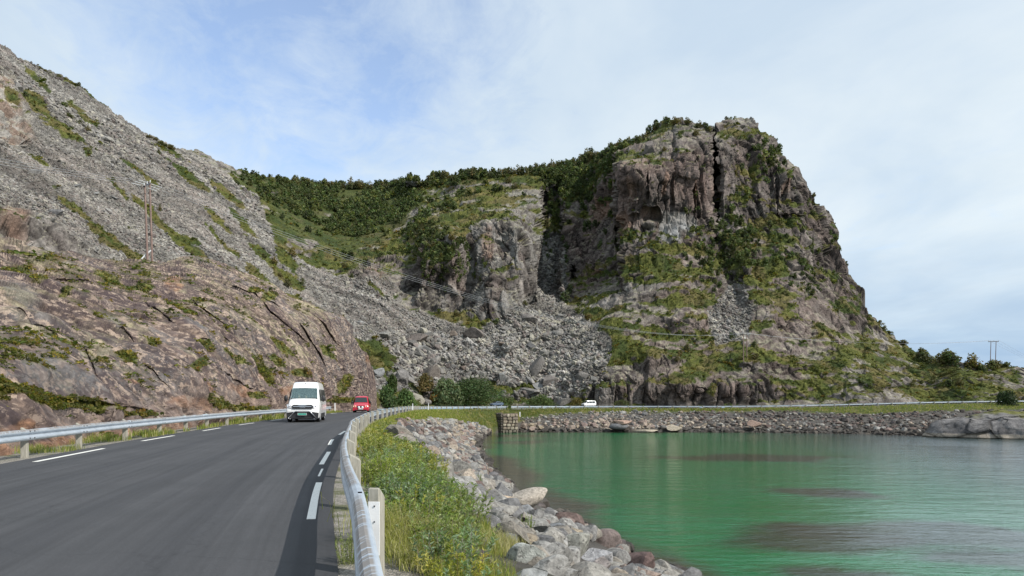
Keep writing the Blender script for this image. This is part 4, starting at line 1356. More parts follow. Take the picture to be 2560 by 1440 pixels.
# ================================================================== LOOSE STONES ON THE MOUNTAIN
def build_scree():
    r = np.random.RandomState(17)
    sc = MT['scree'] * (MT['grass'] < .5)
    PX, PY, G, N_ = MT['PX'], MT['PY'], MT['G'], MT['N']
    hidden = np.zeros_like(sc, bool)
    otop = np.interp(PX[0], OUT['cpx'], OUT['PY'][-1], right=2000)
    hidden = PY > otop[None, :] + 12
    w = sc * (~hidden) * (PX > -40) * (PX < 2600)
    w[-5:] = 0
    dp = np.gradient(PY, axis=0)
    w = w * np.abs(dp)
    p = (w / w.sum()).ravel()
    n = 30000
    idx = r.choice(len(p), n, p=p)
    P = G.reshape(-1, 3)[idx]
    bo = MT['boul'].ravel()[idx]
    D = P[:, 1]
    size = np.exp(r.normal(-1.02, .36, n)) * (D / 230) * np.where(bo > .4, 1.7, 1.0)
    ch = fbm(np.stack([P[:, 0] * .25 + P[:, 2] * .38, P[:, 1], P[:, 2] * .1], 1), 5.0, 4, 120)
    tone = .53 + .50 * sstep(.3, .7, ch)
    size = size * (.72 + .6 * sstep(.35, .65, fbm(P, 24, 3, 121)))
    size = np.clip(size, .22, 2.8)
    bag = Bag()
    protos = [sprot(1, k) for k in range(16)]
    Rm = [rotm(r, .9) for _ in range(60)]
    cols = np.array([C(.17, .16, .15), C(.24, .23, .21), C(.30, .285, .26), C(.34, .32, .265), C(.21, .18, .165), C(.27, .26, .245)])
    for i in range(n):
        V, T = protos[i & 15]
        R = Rm[i % 60]
        s_ = size[i]
        V2 = (V * (s_ * 1.15, s_ * .8, s_ * .62)) @ R.T + (P[i] + (0, 0, s_ * .12))
        bag.add(V2, T, cols[r.randint(6)] * r.uniform(.8, 1.2) * tone[i])
    bag.build('scree_rubble', M_SCREE, kind='stuff', label='grey loose scree stones covering the slopes')
    # talus boulders, each one an object
    BIG = [(943, 930, 34, 28, 4, False, (.25, .255, .255), "smooth light grey boulder left of the cave boulder above the round bushes"),
           (1008, 937, 50, 44, 7, False, (.19, .18, .17), "tall cracked grey boulder above the orange shrubs"), (1075, 928, 66, 44, 8, True, (.20, .175, .155), "huge yellow-topped boulder with a dark hollow above the big willow thicket"),
           (905, 985, 30, 18, 5, True, (.24, .235, .225), "pale flat boulder behind the red van"), (1064, 990, 46, 20, 3, True, (.22, .205, .19), "low rounded boulder by the roadside left of the big willow thicket"),
           (1255, 945, 30, 26, 2, True, (.235, .235, .225), "rounded grey boulder above the right end of the willow thicket"), (1338, 908, 40, 60, 6, False, (.17, .16, .15), "tall dark-sided leaning boulder in the middle of the boulder field"),
           (1340, 960, 34, 26, 4, False, (.24, .24, .235), "smooth grey boulder under the dark leaning boulder"), (1376, 950, 40, 34, 11, False, (.20, .18, .165), "angular brown boulder right of the smooth grey boulder"),
           (1330, 977, 60, 20, 9, True, (.22, .21, .195), "low broad boulder above the small roadside bushes"), (1412, 1000, 56, 22, 12, True, (.21, .20, .185), "long low roadside boulder left of the distant white van"),
           (1185, 830, 60, 30, 1, False, (.19, .165, .15), "brown block fallen at the foot of the middle buttress"), (900, 800, 26, 12, 3, False, (.27, .27, .26), "flat pale slab near the corner of the rock slope"),
           (960, 838, 46, 20, 5, True, (.25, .245, .225), "pale whaleback boulder on the upper boulder field left"), (1040, 850, 60, 30, 10, True, (.18, .155, .14), "dark brown dome-shaped boulder on the upper boulder field"),
           (1064, 872, 34, 20, 2, True, (.26, .26, .25), "light grey boulder under the brown dome-shaped boulder"), (1450, 930, 40, 30, 14, False, (.21, .195, .18), "square boulder at the right edge of the boulder field"),
           (1320, 800, 44, 24, 13, False, (.18, .165, .155), "broad dark slab high on the central boulder field"), (1400, 820, 34, 26, 15, False, (.22, .21, .19), "block high on the right of the boulder field"), (1260, 820, 30, 20, 0, False, (.20, .19, .175), "block at the notch between the two boulder fields"),
           (240, 470 + 10, 16, 8, 4, False, (.27, .27, .26), "pale slab lying in the scree left of the utility poles"), (195, 466, 20, 10, 8, False, (.25, .25, .245), "small pale block high in the left scree"),
           (140, 535, 36, 26, 9, False, (.19, .185, .185), "dark grey jutting boulder beside the orange rock wall"), (88, 432, 34, 16, 11, False, (.27, .26, .25), "pale wedge-shaped block above the orange rock wall"), (285, 490, 26, 9, 5, True, (.27, .27, .26), "thin pale slab in the scree just left of the pole tops"),
           (1035, 455, 30, 20, 6, False, (.20, .195, .185), "grey knob of rock on the skyline of the wooded saddle"), (1625, 365, 34, 40, 7, False, (.20, .175, .16), "standing block below the summit trees of the main cliff"), (1030, 935, 26, 26, 1, False, (.21, .20, .19), "boulder squeezed between the cracked and the yellow-topped boulder")]
    placed = []
    for (px, py, w_, h_, k, rnd, col, lab) in BIG:
        P, n_, _ = pick(MT, px, py + h_ * .3)
        s_ = P[1] / F
        Pc = P + np.array([0, 0, h_ * s_ * .15])
        stone_thing('boulder', lab, 'boulder', Pc, (w_ * s_ * .5, w_ * s_ * .42, h_ * s_ * .56), frame_cam(Pc, math.radians(r.uniform(-20, 20))), tuple(np.array(col) * .85), 4, k, False, mat=M_BIG)
        placed.append((px, py, w_))
    rest = []
    t2 = 0
    bw = (MT['boul'] * (~hidden) * (PY < 1005)).ravel() * w.ravel().astype(bool)
    bw = bw / bw.sum()
    for idx in r.choice(len(bw), 900, p=bw):
        P = G.reshape(-1, 3)[idx]
        px, py = PX.ravel()[idx], PY.ravel()[idx]
        wpx = np.exp(r.normal(2.55, .38)) * (1.0 if py > 830 else .7)
        if any(abs(px - a) < (c_ + wpx) * .45 and abs(py - b) < (c_ + wpx) * .3 for a, b, c_ in placed):
            continue
        placed.append((px, py, wpx))
        rest.append((px, py, wpx, P))
        if len(rest) >= 75:
            break
    secs = {}
    for q in rest:
        a = 'left' if q[0] < 1100 else 'middle' if q[0] < 1300 else 'right'
        b = 'top' if q[1] < 850 else 'centre' if q[1] < 920 else 'foot'
        z = 'large' if q[2] > 15 else 'medium' if q[2] > 11 else 'small'
        secs.setdefault((a, b, z), []).append(q)
    ordw = lambda n_: ('first' if n_ == 1 else 'second' if n_ == 2 else 'third' if n_ == 3 else f'{n_}th')
    for (a, b, z), qs in secs.items():
        qs.sort(key=lambda q: q[0])
        for m, (px, py, wpx, P) in enumerate(qs):
            s_ = P[1] / F
            rr = rotm(r, .5)
            c = GREY[r.randint(5)] if r.uniform() < .7 else WARM[r.randint(5)] * .8
            cn = 'grey' if c[0] - c[2] < .04 else 'brownish'
            shp = ('angular', 'wedge-shaped', 'blocky')[m % 3]
            lab = f"{z} {cn} {shp} boulder at the {b} of the {a} boulder field, {ordw(m + 1)} from left"
            stone_thing('boulder', lab, 'boulder', P + np.array([0, 0, wpx * s_ * .12]), np.array([wpx * r.uniform(.5, .62), wpx * .5, wpx * r.uniform(.33, .5)]) * s_, rr, tuple(c * .85), 3, r.randint(16), False, mat=M_BIG, group='boulders of the boulder field under the cliffs')


build_scree()
# ================================================================== VEGETATION KIT
def leafcards(Pn, nrm, size, r, droop=.0):
    """two-triangle leaf cards at points, roughly facing nrm"""
    n = len(Pn)
    t = np.cross(nrm, r.normal(size=(n, 3)))
    t /= np.linalg.norm(t, axis=1, keepdims=True) + 1e-9
    b = np.cross(nrm, t)
    s = size[:, None] if np.ndim(size) else size
    a = Pn - t * s * .5
    c = Pn + t * s * .5
    u = Pn + b * s * .30 + nrm * s * .10
    d = Pn - b * s * .30 + nrm * s * .10
    V = np.stack([a, u, c, d], 1).reshape(-1, 3)
    i = np.arange(n)[:, None] * 4
    T = np.concatenate([i + [0, 1, 2], i + [0, 2, 3]], 0)
    return V, T


def crown_arrays(seed, nleaf, size, lumps=9, rx=1.0, rz=1.0, zc=.62, col=(.05, .075, .02), low=.0, spread=.62, rag=.18):
    r = np.random.RandomState(seed)
    cs, rs = [], []
    for k in range(lumps):
        a = r.uniform(0, 6.283)
        q = math.sqrt(r.uniform(0, 1)) * spread
        z = r.uniform(low, 1)
        q *= (1 - .55 * z)
        cs.append((q * math.cos(a) * rx, q * math.sin(a) * rx, zc * rz * .45 + z * rz * .75))
        rs.append(r.uniform(.30, .48) * (1 - .25 * z))
    cs, rs = np.array(cs), np.array(rs)
    k = r.randint(lumps, size=nleaf)
    d = r.normal(size=(nleaf, 3))
    d[:, 2] = d[:, 2] * .85 + .18
    d /= np.linalg.norm(d, axis=1, keepdims=True)
    rad = rs[k] * (.62 + .45 * r.uniform(size=nleaf) ** .6) * (1 + rag * r.normal(size=nleaf))
    P = cs[k] + d * rad[:, None] * np.array([rx, rx, rz * .9])
    P[:, 2] = np.maximum(P[:, 2], .02)
    nrm = d + r.normal(size=(nleaf, 3)) * .55
    nrm /= np.linalg.norm(nrm, axis=1, keepdims=True)
    V, T = leafcards(P, nrm, size * r.uniform(.6, 1.3, nleaf), r)
    ck = r.uniform(.72, 1.3, lumps)[k] * r.uniform(.75, 1.3, nleaf)
    c = np.array(col)[None] * ck[:, None]
    c[:, 0] *= 1 + .25 * r.uniform(-1, 1, nleaf)
    return V, T, np.repeat(c, 4, 0)


def stem_arrays(pts, r0, r1, nseg=5):
    pts = np.array(pts, float)
    n = len(pts)
    V = []
    for i, p in enumerate(pts):
        t = pts[min(i + 1, n - 1)] - pts[max(i - 1, 0)]
        t /= np.linalg.norm(t) + 1e-9
        a = np.cross(t, [.3, .9, .1]); a /= np.linalg.norm(a) + 1e-9
        b = np.cross(t, a)
        rr = r0 + (r1 - r0) * i / max(n - 1, 1)
        for k in range(nseg):
            th = 6.283 * k / nseg
            V.append(p + rr * (a * math.cos(th) + b * math.sin(th)))
    T = []
    for i in range(n - 1):
        for k in range(nseg):
            a, b = i * nseg + k, i * nseg + (k + 1) % nseg
            T += [(a, b, b + nseg), (a, b + nseg, a + nseg)]
    return np.array(V), np.array(T)


M_BARK, t_, b_ = principled('birch_bark', (.16, .13, .11), .9)

TREES = []
for k in range(6):
    V, T, c = crown_arrays(200 + k, 330, .20, lumps=10, rx=.62 + .1 * (k % 3), rz=1.0 + .12 * (k % 2), zc=.30, col=(.085 + .015 * (k % 3), .102, .040))
    cm = mk_mesh('crown', V, T=T, col=c, mat=M_TREE, link=False)
    r = np.random.RandomState(k)
    bag = Bag()
    V, T = stem_arrays([(0, 0, -.25), (.03, .02, .3), (.0, .05, .75), (.05, 0, 1.1)], .045, .015)
    bag.add(V, T, C(.2, .18, .16))
    for q in range(4):
        a = r.uniform(0, 6.28)
        V, T = stem_arrays([(.02, .02, .25 + q * .12), (.25 * math.cos(a), .25 * math.sin(a), .55 + q * .14), (.4 * math.cos(a), .4 * math.sin(a), .8 + q * .1)], .022, .008, 4)
        bag.add(V, T, C(.2, .18, .16))
    tm = mk_mesh('trunk', np.concatenate(bag.V), T=np.concatenate(bag.T), mat=M_BARK, link=False)
    TREES.append((cm, tm, crown_arrays(300 + k, 120, .30, lumps=8, rx=.66, rz=1.0, zc=.30, col=(.046, .058, .021))))


def tree_thing(P, h, label, kind='birch_tree', cat='tree', group=None, k=0, yaw=0.0, wide=1.0, tint=(1, 1, 1), parts=True):
    cm, tm, _ = TREES[k]
    e = bpy.data.objects.new(kind, None)
    e.location = P
    e.rotation_euler = (0, 0, yaw)
    e.scale = (h * .8 * wide, h * .8 * wide, h * .8)
    e['label'] = label
    e['category'] = cat
    if group:
        e['group'] = group
    COL.objects.link(e)
    for nm, me in (('crown', cm), ('trunk', tm)):
        o = bpy.data.objects.new(nm, me)
        o.parent = e
        COL.objects.link(o)
    return e


def build_forest():
    r = np.random.RandomState(23)
    PX, PY, G = MT['PX'], MT['PY'], MT['G']
    Gf = G.reshape(-1, 3)
    px, py = PX.ravel(), PY.ravel()
    dpy = np.abs(np.gradient(PY, axis=0)).ravel()
    otop = np.repeat(np.interp(PX[0], OUT['cpx'], OUT['PY'][-1], right=2000)[None], PX.shape[0], 0).ravel()
    vis = (py < otop + 4) & (px > -40) & (px < 2600)
    # ---- single trees: skyline first, then the ones standing in the gullies
    ordw = lambda n_: ('first' if n_ == 1 else 'second' if n_ == 2 else 'third' if n_ == 3 else f'{n_}th')
    count = 0

    def row(xs, dy, hpx, label, group, kind='birch_tree', wide=1.0, cat='tree'):
        nonlocal count
        xs = sorted(xs)
        for m, x in enumerate(xs):
            y = np.interp(x, SIL[:, 0], SIL[:, 1]) + dy + r.uniform(-2, 3)
            P, n_, _ = pick(MT, x, y)
            s_ = P[1] / F
            h = hpx * r.uniform(.7, 1.35) * s_
            tree_thing(P - np.array([0, 0, h * .1]), h, label.format(o=ordw(m + 1)), kind, cat, group, r.randint(6), r.uniform(0, 6.28), wide * r.uniform(.85, 1.2))
            count += 1

    row(r.uniform(735, 1005, 40), 8, 20, "dark birch on the skyline of the low wooded saddle, {o} from its left end", "skyline birches of the saddle", wide=1.15)
    row(r.uniform(1050, 1345, 46), 7, 20, "small birch on the skyline above the middle buttress, {o} from the grey rock knob", "skyline birches above the middle buttress")
    row(r.uniform(1350, 1640, 42), 7, 22, "birch on the rising skyline between gully and summit, {o} going up from the gully", "skyline birches below the summit")
    row([1742, 1752, 1763, 1774, 1784, 1690, 1668, 1722], 8, 21, "dark bush on the flat shoulder left of the summit cleft, {o} from the left", "bushes left of the summit cleft", 'mountain_bush', 1.2, 'bush')
    row([1815], 3, 8, "tiny bush crowning the highest point of the summit", None, 'mountain_bush', 1.3, 'bush')
    row([2030, 2100, 2195, 2207, 2222, 2258], 4, 13, "bush clinging to the steep right-hand skyline, {o} going down from the summit", "bushes on the right-hand skyline", 'mountain_bush', 1.5, 'bush')
    row([100, 112, 128, 150, 166, 182, 196, 375, 392, 405, 418, 432, 640, 655, 676], 5, 10, "low dark bush on the skyline of the left mountain, {o} going down", "bushes on the left skyline", 'mountain_bush', 1.9, 'bush')
    row(r.uniform(2298, 2440, 15), 7, 32, "dark tree on the low point behind the far road, {o} from the hill's foot", "trees on the low point left of the pylon", wide=1.25)
    row(r.uniform(2448, 2530, 9), 7, 20, "small dark tree around the pylon on the point, {o} from the left", "trees around the pylon on the point", wide=1.2)

    def spots(lst, label, group, kind='mountain_bush', cat='bush', tint=None):
        nonlocal count
        lst = sorted(lst)
        for m, (x, y, hp, wd) in enumerate(lst):
            P, n_, _ = pick(MT, x, y + hp * .35)
            h = hp * .78 * P[1] / F
            tree_thing(P - np.array([0, 0, h * .08]), h, label.format(o=ordw(m + 1)), kind, cat, group, r.randint(6), r.uniform(0, 6.28), wd)
            count += 1

    spots([(222, 380, 26, .8), (65, 235, 20, 1.2), (160, 262, 22, 1.5), (175, 285, 22, 1.6), (200, 300, 20, 1.5), (222, 318, 18, 1.5), (285, 440, 16, 1.2), (292, 455, 14, 1.2), (410, 355, 22, 1.6), (428, 362, 18, 1.5), (395, 382, 14, 1.3), (398, 520, 26, .6), (240, 370, 12, 1), (480, 630, 14, 1.2)],
          "bush in the grey left scree, {o} from the left", "bushes growing in the left scree")
    spots([(730, 628, 34, 1.1), (680, 660, 24, 1.2), (718, 708, 30, 1.1), (755, 705, 24, 1.1), (660, 640, 20, 1.2), (700, 690, 18, 1.2), (860, 660, 18, 1.3), (880, 690, 14, 1.3), (930, 870, 26, 1.3), (905, 880, 22, 1.3), (985, 900, 20, 1.4), (960, 880, 22, 1.5)],
          "green bush at the foot of the saddle's scree tongue, {o} from the left", "bushes at the foot of the saddle")
    spots([(1410, 735, 44, 1.1), (1425, 715, 36, 1.0), (1365, 560, 36, .9), (1372, 590, 28, .9), (1385, 500, 34, .8), (1400, 540, 30, .8), (1392, 460, 30, .9), (1378, 575, 24, 1.1), (1320, 735, 20, 1.4), (1300, 760, 18, 1.3), (1445, 775, 24, 1.3), (1470, 790, 26, 1.4), (1240, 800, 22, 1.3), (1140, 785, 18, 1.6), (1210, 812, 18, 1.5)],
          "dark green bush in or below the deep gully, {o} from the left", "bushes of the deep gully")
    spots([(1090, 570, 27, 1.3), (1110, 590, 29, 1.2), (1130, 600, 27, 1.2), (1080, 610, 24, 1.2), (1100, 640, 24, 1.1), (1060, 640, 23, 1.2), (1040, 650, 20, 1.2), (1075, 665, 20, 1.2), (1180, 560, 23, 1.1), (1210, 540, 21, 1.1), (1160, 620, 17, 1.1), (1290, 465, 24, 1.3), (1310, 480, 20, 1.2), (1270, 455, 20, 1.2), (1235, 530, 17, 1.2), (1120, 660, 20, 1.1), (1035, 630, 17, 1.2)],
          "dark birch in the wooded cleft left of the middle buttress, {o} from the left", "birches in the cleft left of the middle buttress", 'birch_tree', 'tree')
    spots([(1740, 330, 22, 1.2), (1700, 345, 17, 1.3), (1660, 370, 18, 1.2), (1880, 380, 27, 1.1), (1900, 400, 25, 1.1), (1860, 410, 23, 1.1), (1890, 430, 20, 1.1), (1920, 390, 22, 1.1), (1800, 480, 17, 1.2), (1820, 460, 18, 1.2), (1840, 430, 17, 1.1), (1795, 575, 20, 1.1), (1815, 590, 25, 1.1), (1835, 610, 28, 1.1), (1850, 650, 25, 1.2), (1870, 620, 22, 1.2), (1845, 680, 20, 1.2), (1890, 590, 18, 1.4), (1920, 560, 18, 1.4), (1990, 640, 22, 1.6), (2015, 655, 18, 1.6), (2000, 690, 17, 1.6), (1960, 730, 15, 1.6), (1780, 640, 25, 1.0), (1790, 700, 18, 1.3), (1760, 650, 17, 1.2), (2015, 510, 15, 1.2)],
          "light green bush on the cliffs right of the summit cleft, {o} from the left", "bushes on the cliffs right of the cleft")
    spots([(1700, 880, 25, 1.2), (1720, 865, 28, 1.0), (1690, 900, 22, 1.2), (1760, 830, 22, 1.2), (1700, 830, 20, 1.3), (1830, 840, 28, 1.0), (1885, 855, 25, 1.2), (1890, 890, 22, 1.2), (1850, 895, 13, 1.8), (1800, 905, 17, 1.4), (1820, 900, 15, 1.4), (2150, 960, 23, 1.5), (2170, 970, 20, 1.4), (2110, 985, 17, 1.6), (1980, 985, 17, 1.6), (1640, 830, 18, 1.5), (1600, 800, 18, 1.4), (1540, 770, 20, 1.3), (1900, 1000, 11, 1.6), (2330, 940, 28, 1.5), (2370, 950, 28, 1.4), (2400, 955, 25, 1.3), (2280, 960, 22, 1.3), (1560, 990, 15, 1.6), (2270, 920, 15, 1.4)],
          "bush on the heathy slope above the far road, {o} from the left", "bushes above the far road")
    # ---- the wood that reads as one mass
    wgt = (MT['forest'].ravel() * 1.0 + MT['ridge'].ravel() * 1.2)
    for (cx, cy, rx, ry, a_) in ((1100, 610, 60, 70, .9), (1830, 600, 60, 70, .5), (1385, 560, 24, 70, .6), (1290, 470, 60, 30, .8), (1470, 480, 80, 60, .5), (1200, 540, 60, 40, .5), (1900, 400, 50, 40, .5), (1000, 640, 60, 40, .3), (1560, 640, 40, 60, .3), (2000, 650, 80, 60, .25)):
        wgt = np.maximum(wgt, a_ * np.exp(-(((px - cx) / rx) ** 2 + ((py - cy) / ry) ** 2)))
    clear = fbm(Gf, 22, 3, 140)
    gap = poly(px, py, [(560, 440), (700, 470), (760, 560), (740, 640), (700, 640), (640, 520)], 10)
    wgt = wgt * dpy * vis * sstep(.42, .54, clear + .02) * (1 - .5 * gap)
    p = wgt / wgt.sum()
    bag = Bag()
    for i, idx in enumerate(r.choice(len(p), 2100, p=p)):
        P = Gf[idx]
        V, T, c = TREES[i % 6][2]
        h = r.uniform(2.0, 4.6) * .8 * (P[1] / 330)
        a = r.uniform(0, 6.28)
        R = np.array([[math.cos(a), -math.sin(a), 0], [math.sin(a), math.cos(a), 0], [0, 0, 1]])
        tint = np.array([1.75, 1.75, 1.6]) * r.uniform(.5, 1.5)
        tint = tint * (np.array([1.3, 1.15, .9]) if r.uniform() < .25 else 1)
        bag.add((V * (h, h, h)) @ R.T + P - (0, 0, h * .15), T, c * tint)
    bag.build('birch_wood', M_TREE, kind='stuff', label='dense dark green birch wood covering saddle and ridge')
    # ---- low heath tufts breaking up the green ground
    g = MT['grass'].ravel() * (1 - MT['forest'].ravel() * .5) * dpy * vis * (py < 1012)
    p = g / g.sum()
    bag = Bag()
    VT = [crown_arrays(400 + k, 26, .42, lumps=5, rx=1.0, rz=.55, zc=.2, col=(.060, .078, .018), low=0) for k in range(8)]
    for i, idx in enumerate(r.choice(len(p), 6500, p=p)):
        P = Gf[idx]
        V, T, c = VT[i % 8]
        h = np.exp(r.normal(-.28, .4)) * (P[1] / 260)
        t_ = np.array([1, 1, 1.0]) if r.uniform() < .6 else np.array([1.7, 1.4, 1.0]) if r.uniform() < .6 else np.array([1.8, 1.1, .9])
        bag.add(V * (h, h, h) + P, T, c * t_ * r.uniform(.7, 1.3))
    bag.build('heath_undergrowth', M_TREE, kind='stuff', label='low green and rust heath growing on the mountain ledges')
    return count


build_forest()

# ------------------------------------------------------------------ larger roadside bushes
def big_bush(P, w, h, label, col, nleaf, leaf, seed, name='willow_bush', cat='bush', depth=None, group=None):
    V, T, c = crown_arrays(seed, nleaf, leaf / (w * .53), lumps=26, rx=1.0, rz=1.0, zc=.15, col=col, low=0, spread=.66, rag=.10)
    V = V * 1.0
    me = mk_mesh('foliage', V, T=T, col=c, mat=M_TREE, link=False)
    e = bpy.data.objects.new(name, None)
    e.location = P
    e.scale = (w * .53, (depth or w) * .53, h * .86)
    e['label'] = label
    e['category'] = cat
    if group:
        e['group'] = group
    COL.objects.link(e)
    f = bpy.data.objects.new('foliage', me)
    f.parent = e
    COL.objects.link(f)
    r = np.random.RandomState(seed)
    bag = Bag()
    for q in range(9):
        a = r.uniform(0, 6.28); k = r.uniform(.1, .5)
        x0, y0 = .2 * k * math.cos(a), .2 * k * math.sin(a)
        Vs, Ts = stem_arrays([(x0, y0, -.1), (x0 * 2, y0 * 2, .3), (k * math.cos(a), k * math.sin(a), .7)], .012, .005, 5)
        bag.add(Vs, Ts, C(.1, .09, .07))
    s = bpy.data.objects.new('stems', mk_mesh('stems', np.concatenate(bag.V), T=np.concatenate(bag.T), mat=M_BARK, link=False))
    s.parent = e
    COL.objects.link(s)
    return e


def bush_at(px, py, D, wpx, hpx, label, col, n, leaf, seed, **kw):
    if D > 172 and px < 2400 or px in (1015, 968, 978):
        q, _, _ = pick(MT, px, py)
        D = float(q[1]) - kw.get('depth', 6) * .45
    P = Pt(px, py, D)
    s_ = D / F
    return big_bush(P - np.array([0, 0, .3]), wpx * s_, hpx * s_, label, col, n, leaf, seed, **kw)


bush_at(1190, 1015, 193, 215, 84, "huge dome-shaped dark green willow thicket beside the far road", (.070, .105, .034), 11000, .62, 501, depth=14)
bush_at(1115, 1010, 198, 90, 74, "greyer green willow shoulder behind the left side of the huge thicket", (.095, .125, .055), 3600, .6, 502, depth=10)
bush_at(1352, 1016, 196, 84, 36, "low rounded green bush by the far road between blue car and white van", (.08, .115, .035), 2600, .5, 503, depth=7)
bush_at(1015, 1012, 158, 66, 48, "bright green bush behind the curve right of the red van", (.10, .15, .045), 2800, .42, 504, depth=5)
bush_at(968, 1014, 150, 60, 58, "taller dark green bush directly right of the red van", (.07, .11, .034), 2800, .42, 505, depth=5)
bush_at(982, 975, 170, 34, 44, "narrow dark green bush standing against the grey boulders", (.036, .062, .018), 1500, .42, 506, depth=4)
bush_at(1062, 975, 190, 56, 50, "rust and orange tinted shrub left of the huge willow thicket", (.12, .095, .035), 1900, .45, 507, depth=6)
bush_at(1088, 1000, 188, 34, 26, "small yellow-orange shrub at the thicket's left foot", (.17, .11, .03), 900, .4, 508, depth=4)
bush_at(2516, 1021, 186, 66, 52, "round dark green bush in front of the far guardrail above the bare rock headland", (.030, .050, .022), 3200, .42, 509, depth=6)
bush_at(1268, 1014, 197, 60, 30, "low green bush at the right foot of the huge willow thicket", (.07, .085, .025), 1200, .45, 510, depth=6)
bush_at(1440, 1012, 198, 40, 24, "yellowish shrub just left of the distant white van", (.12, .105, .03), 900, .4, 511, depth=5)
bush_at(1555, 1012, 199, 60, 18, "low mixed shrub right of the distant white van", (.06, .075, .025), 1000, .4, 512, depth=4)
bush_at(1272, 1027, 171.0, 20, 20, "small leafy bush on the bank edge beside the stone abutment", (.07, .11, .03), 500, .3, 513, depth=2)

# ------------------------------------------------------------------ willow shrubs beside the near guardrail
def lance_leaves(base, dirn, up, L, Wd, col):
    n = len(base)
    side = np.cross(dirn, up)
    side /= np.linalg.norm(side, axis=1, keepdims=True) + 1e-9
    nm = np.cross(side, dirn)
    L = L[:, None]; Wd = Wd[:, None]
    b = base
    l = base + dirn * L * .42 - side * Wd + nm * L * .06
    m = base + dirn * L * .48 - nm * L * .03
    rr = base + dirn * L * .42 + side * Wd + nm * L * .06
    t = base + dirn * L - nm * L * .12
    V = np.stack([b, l, m, rr, t], 1).reshape(-1, 3)
    i = np.arange(n)[:, None] * 5
    T = np.concatenate([i + [0, 2, 1], i + [1, 2, 4], i + [0, 3, 2], i + [2, 3, 4]], 0)
    return V, T, np.repeat(col, 5, 0)


def shrub_mesh(seed, stems, per, L, rad, H, col, yellow=.06):
    r = np.random.RandomState(seed)
    Vs, Ts, Cs, n = [], [], [], 0
    bs = Bag()
    for s in range(stems):
        a = r.uniform(0, 6.283); q = rad * math.sqrt(r.uniform(0, 1))
        h = H * r.uniform(.6, 1.1) * (1 - .35 * (q / rad) ** 2)
        p0 = np.array([q * .55 * math.cos(a), q * .55 * math.sin(a), -.08])
        p1 = np.array([q * math.cos(a), q * math.sin(a), h])
        mid = (p0 + p1) / 2 + r.normal(size=3) * .03
        tt = r.uniform(.12, 1.02, per)
        base = ((1 - tt) ** 2)[:, None] * p0 + (2 * tt * (1 - tt))[:, None] * mid + (tt ** 2)[:, None] * p1
        ax = p1 - p0; ax /= np.linalg.norm(ax)
        ang = np.arange(per) * 2.4 + r.uniform(0, 6)
        rad_ = np.stack([np.cos(ang), np.sin(ang), np.zeros(per)], 1)
        d = rad_ * r.uniform(.5, 1.0, (per, 1)) + ax * r.uniform(.25, 1.1, (per, 1))
        d /= np.linalg.norm(d, axis=1, keepdims=True)
        up = np.array([0, 0, 1.0]) + r.normal(size=(per, 3)) * .35
        ll = L * r.uniform(.6, 1.25, per)
        sc = r.uniform(.8, 1.2)
        c = np.array(col)[None] * (sc * r.uniform(.7, 1.35, per))[:, None]
        if r.uniform() < yellow:
            c = c * np.array([1.5, 1.2, .8])
        elif r.uniform() < .3:
            c = c * np.array([1.15, 1.05, 1.5])
        V, T, cc = lance_leaves(base, d, up, ll, ll * .17, c)
        Vs.append(V); Ts.append(T + n); Cs.append(cc); n += len(V)
        V, T = stem_arrays([p0, mid, p1], .005, .002, 3)
        bs.add(V, T, C(.14, .12, .06))
    lm = mk_mesh('leaves', np.concatenate(Vs), T=np.concatenate(Ts), col=np.concatenate(Cs), mat=M_SHRUB, link=False)
    sm = mk_mesh('stems', np.concatenate(bs.V), T=np.concatenate(bs.T), mat=M_BARK, link=False)
    return lm, sm


SH = [shrub_mesh(600 + k, 30, 50, .062, .46, .55, ((.19, .25, .070), (.23, .28, .085), (.18, .25, .11), (.25, .275, .07))[k % 4]) for k in range(4)]
SHF = [shrub_mesh(650 + k, 18, 22, .13, .5, .5, ((.19, .24, .065), (.25, .265, .075))[k % 2]) for k in range(2)]


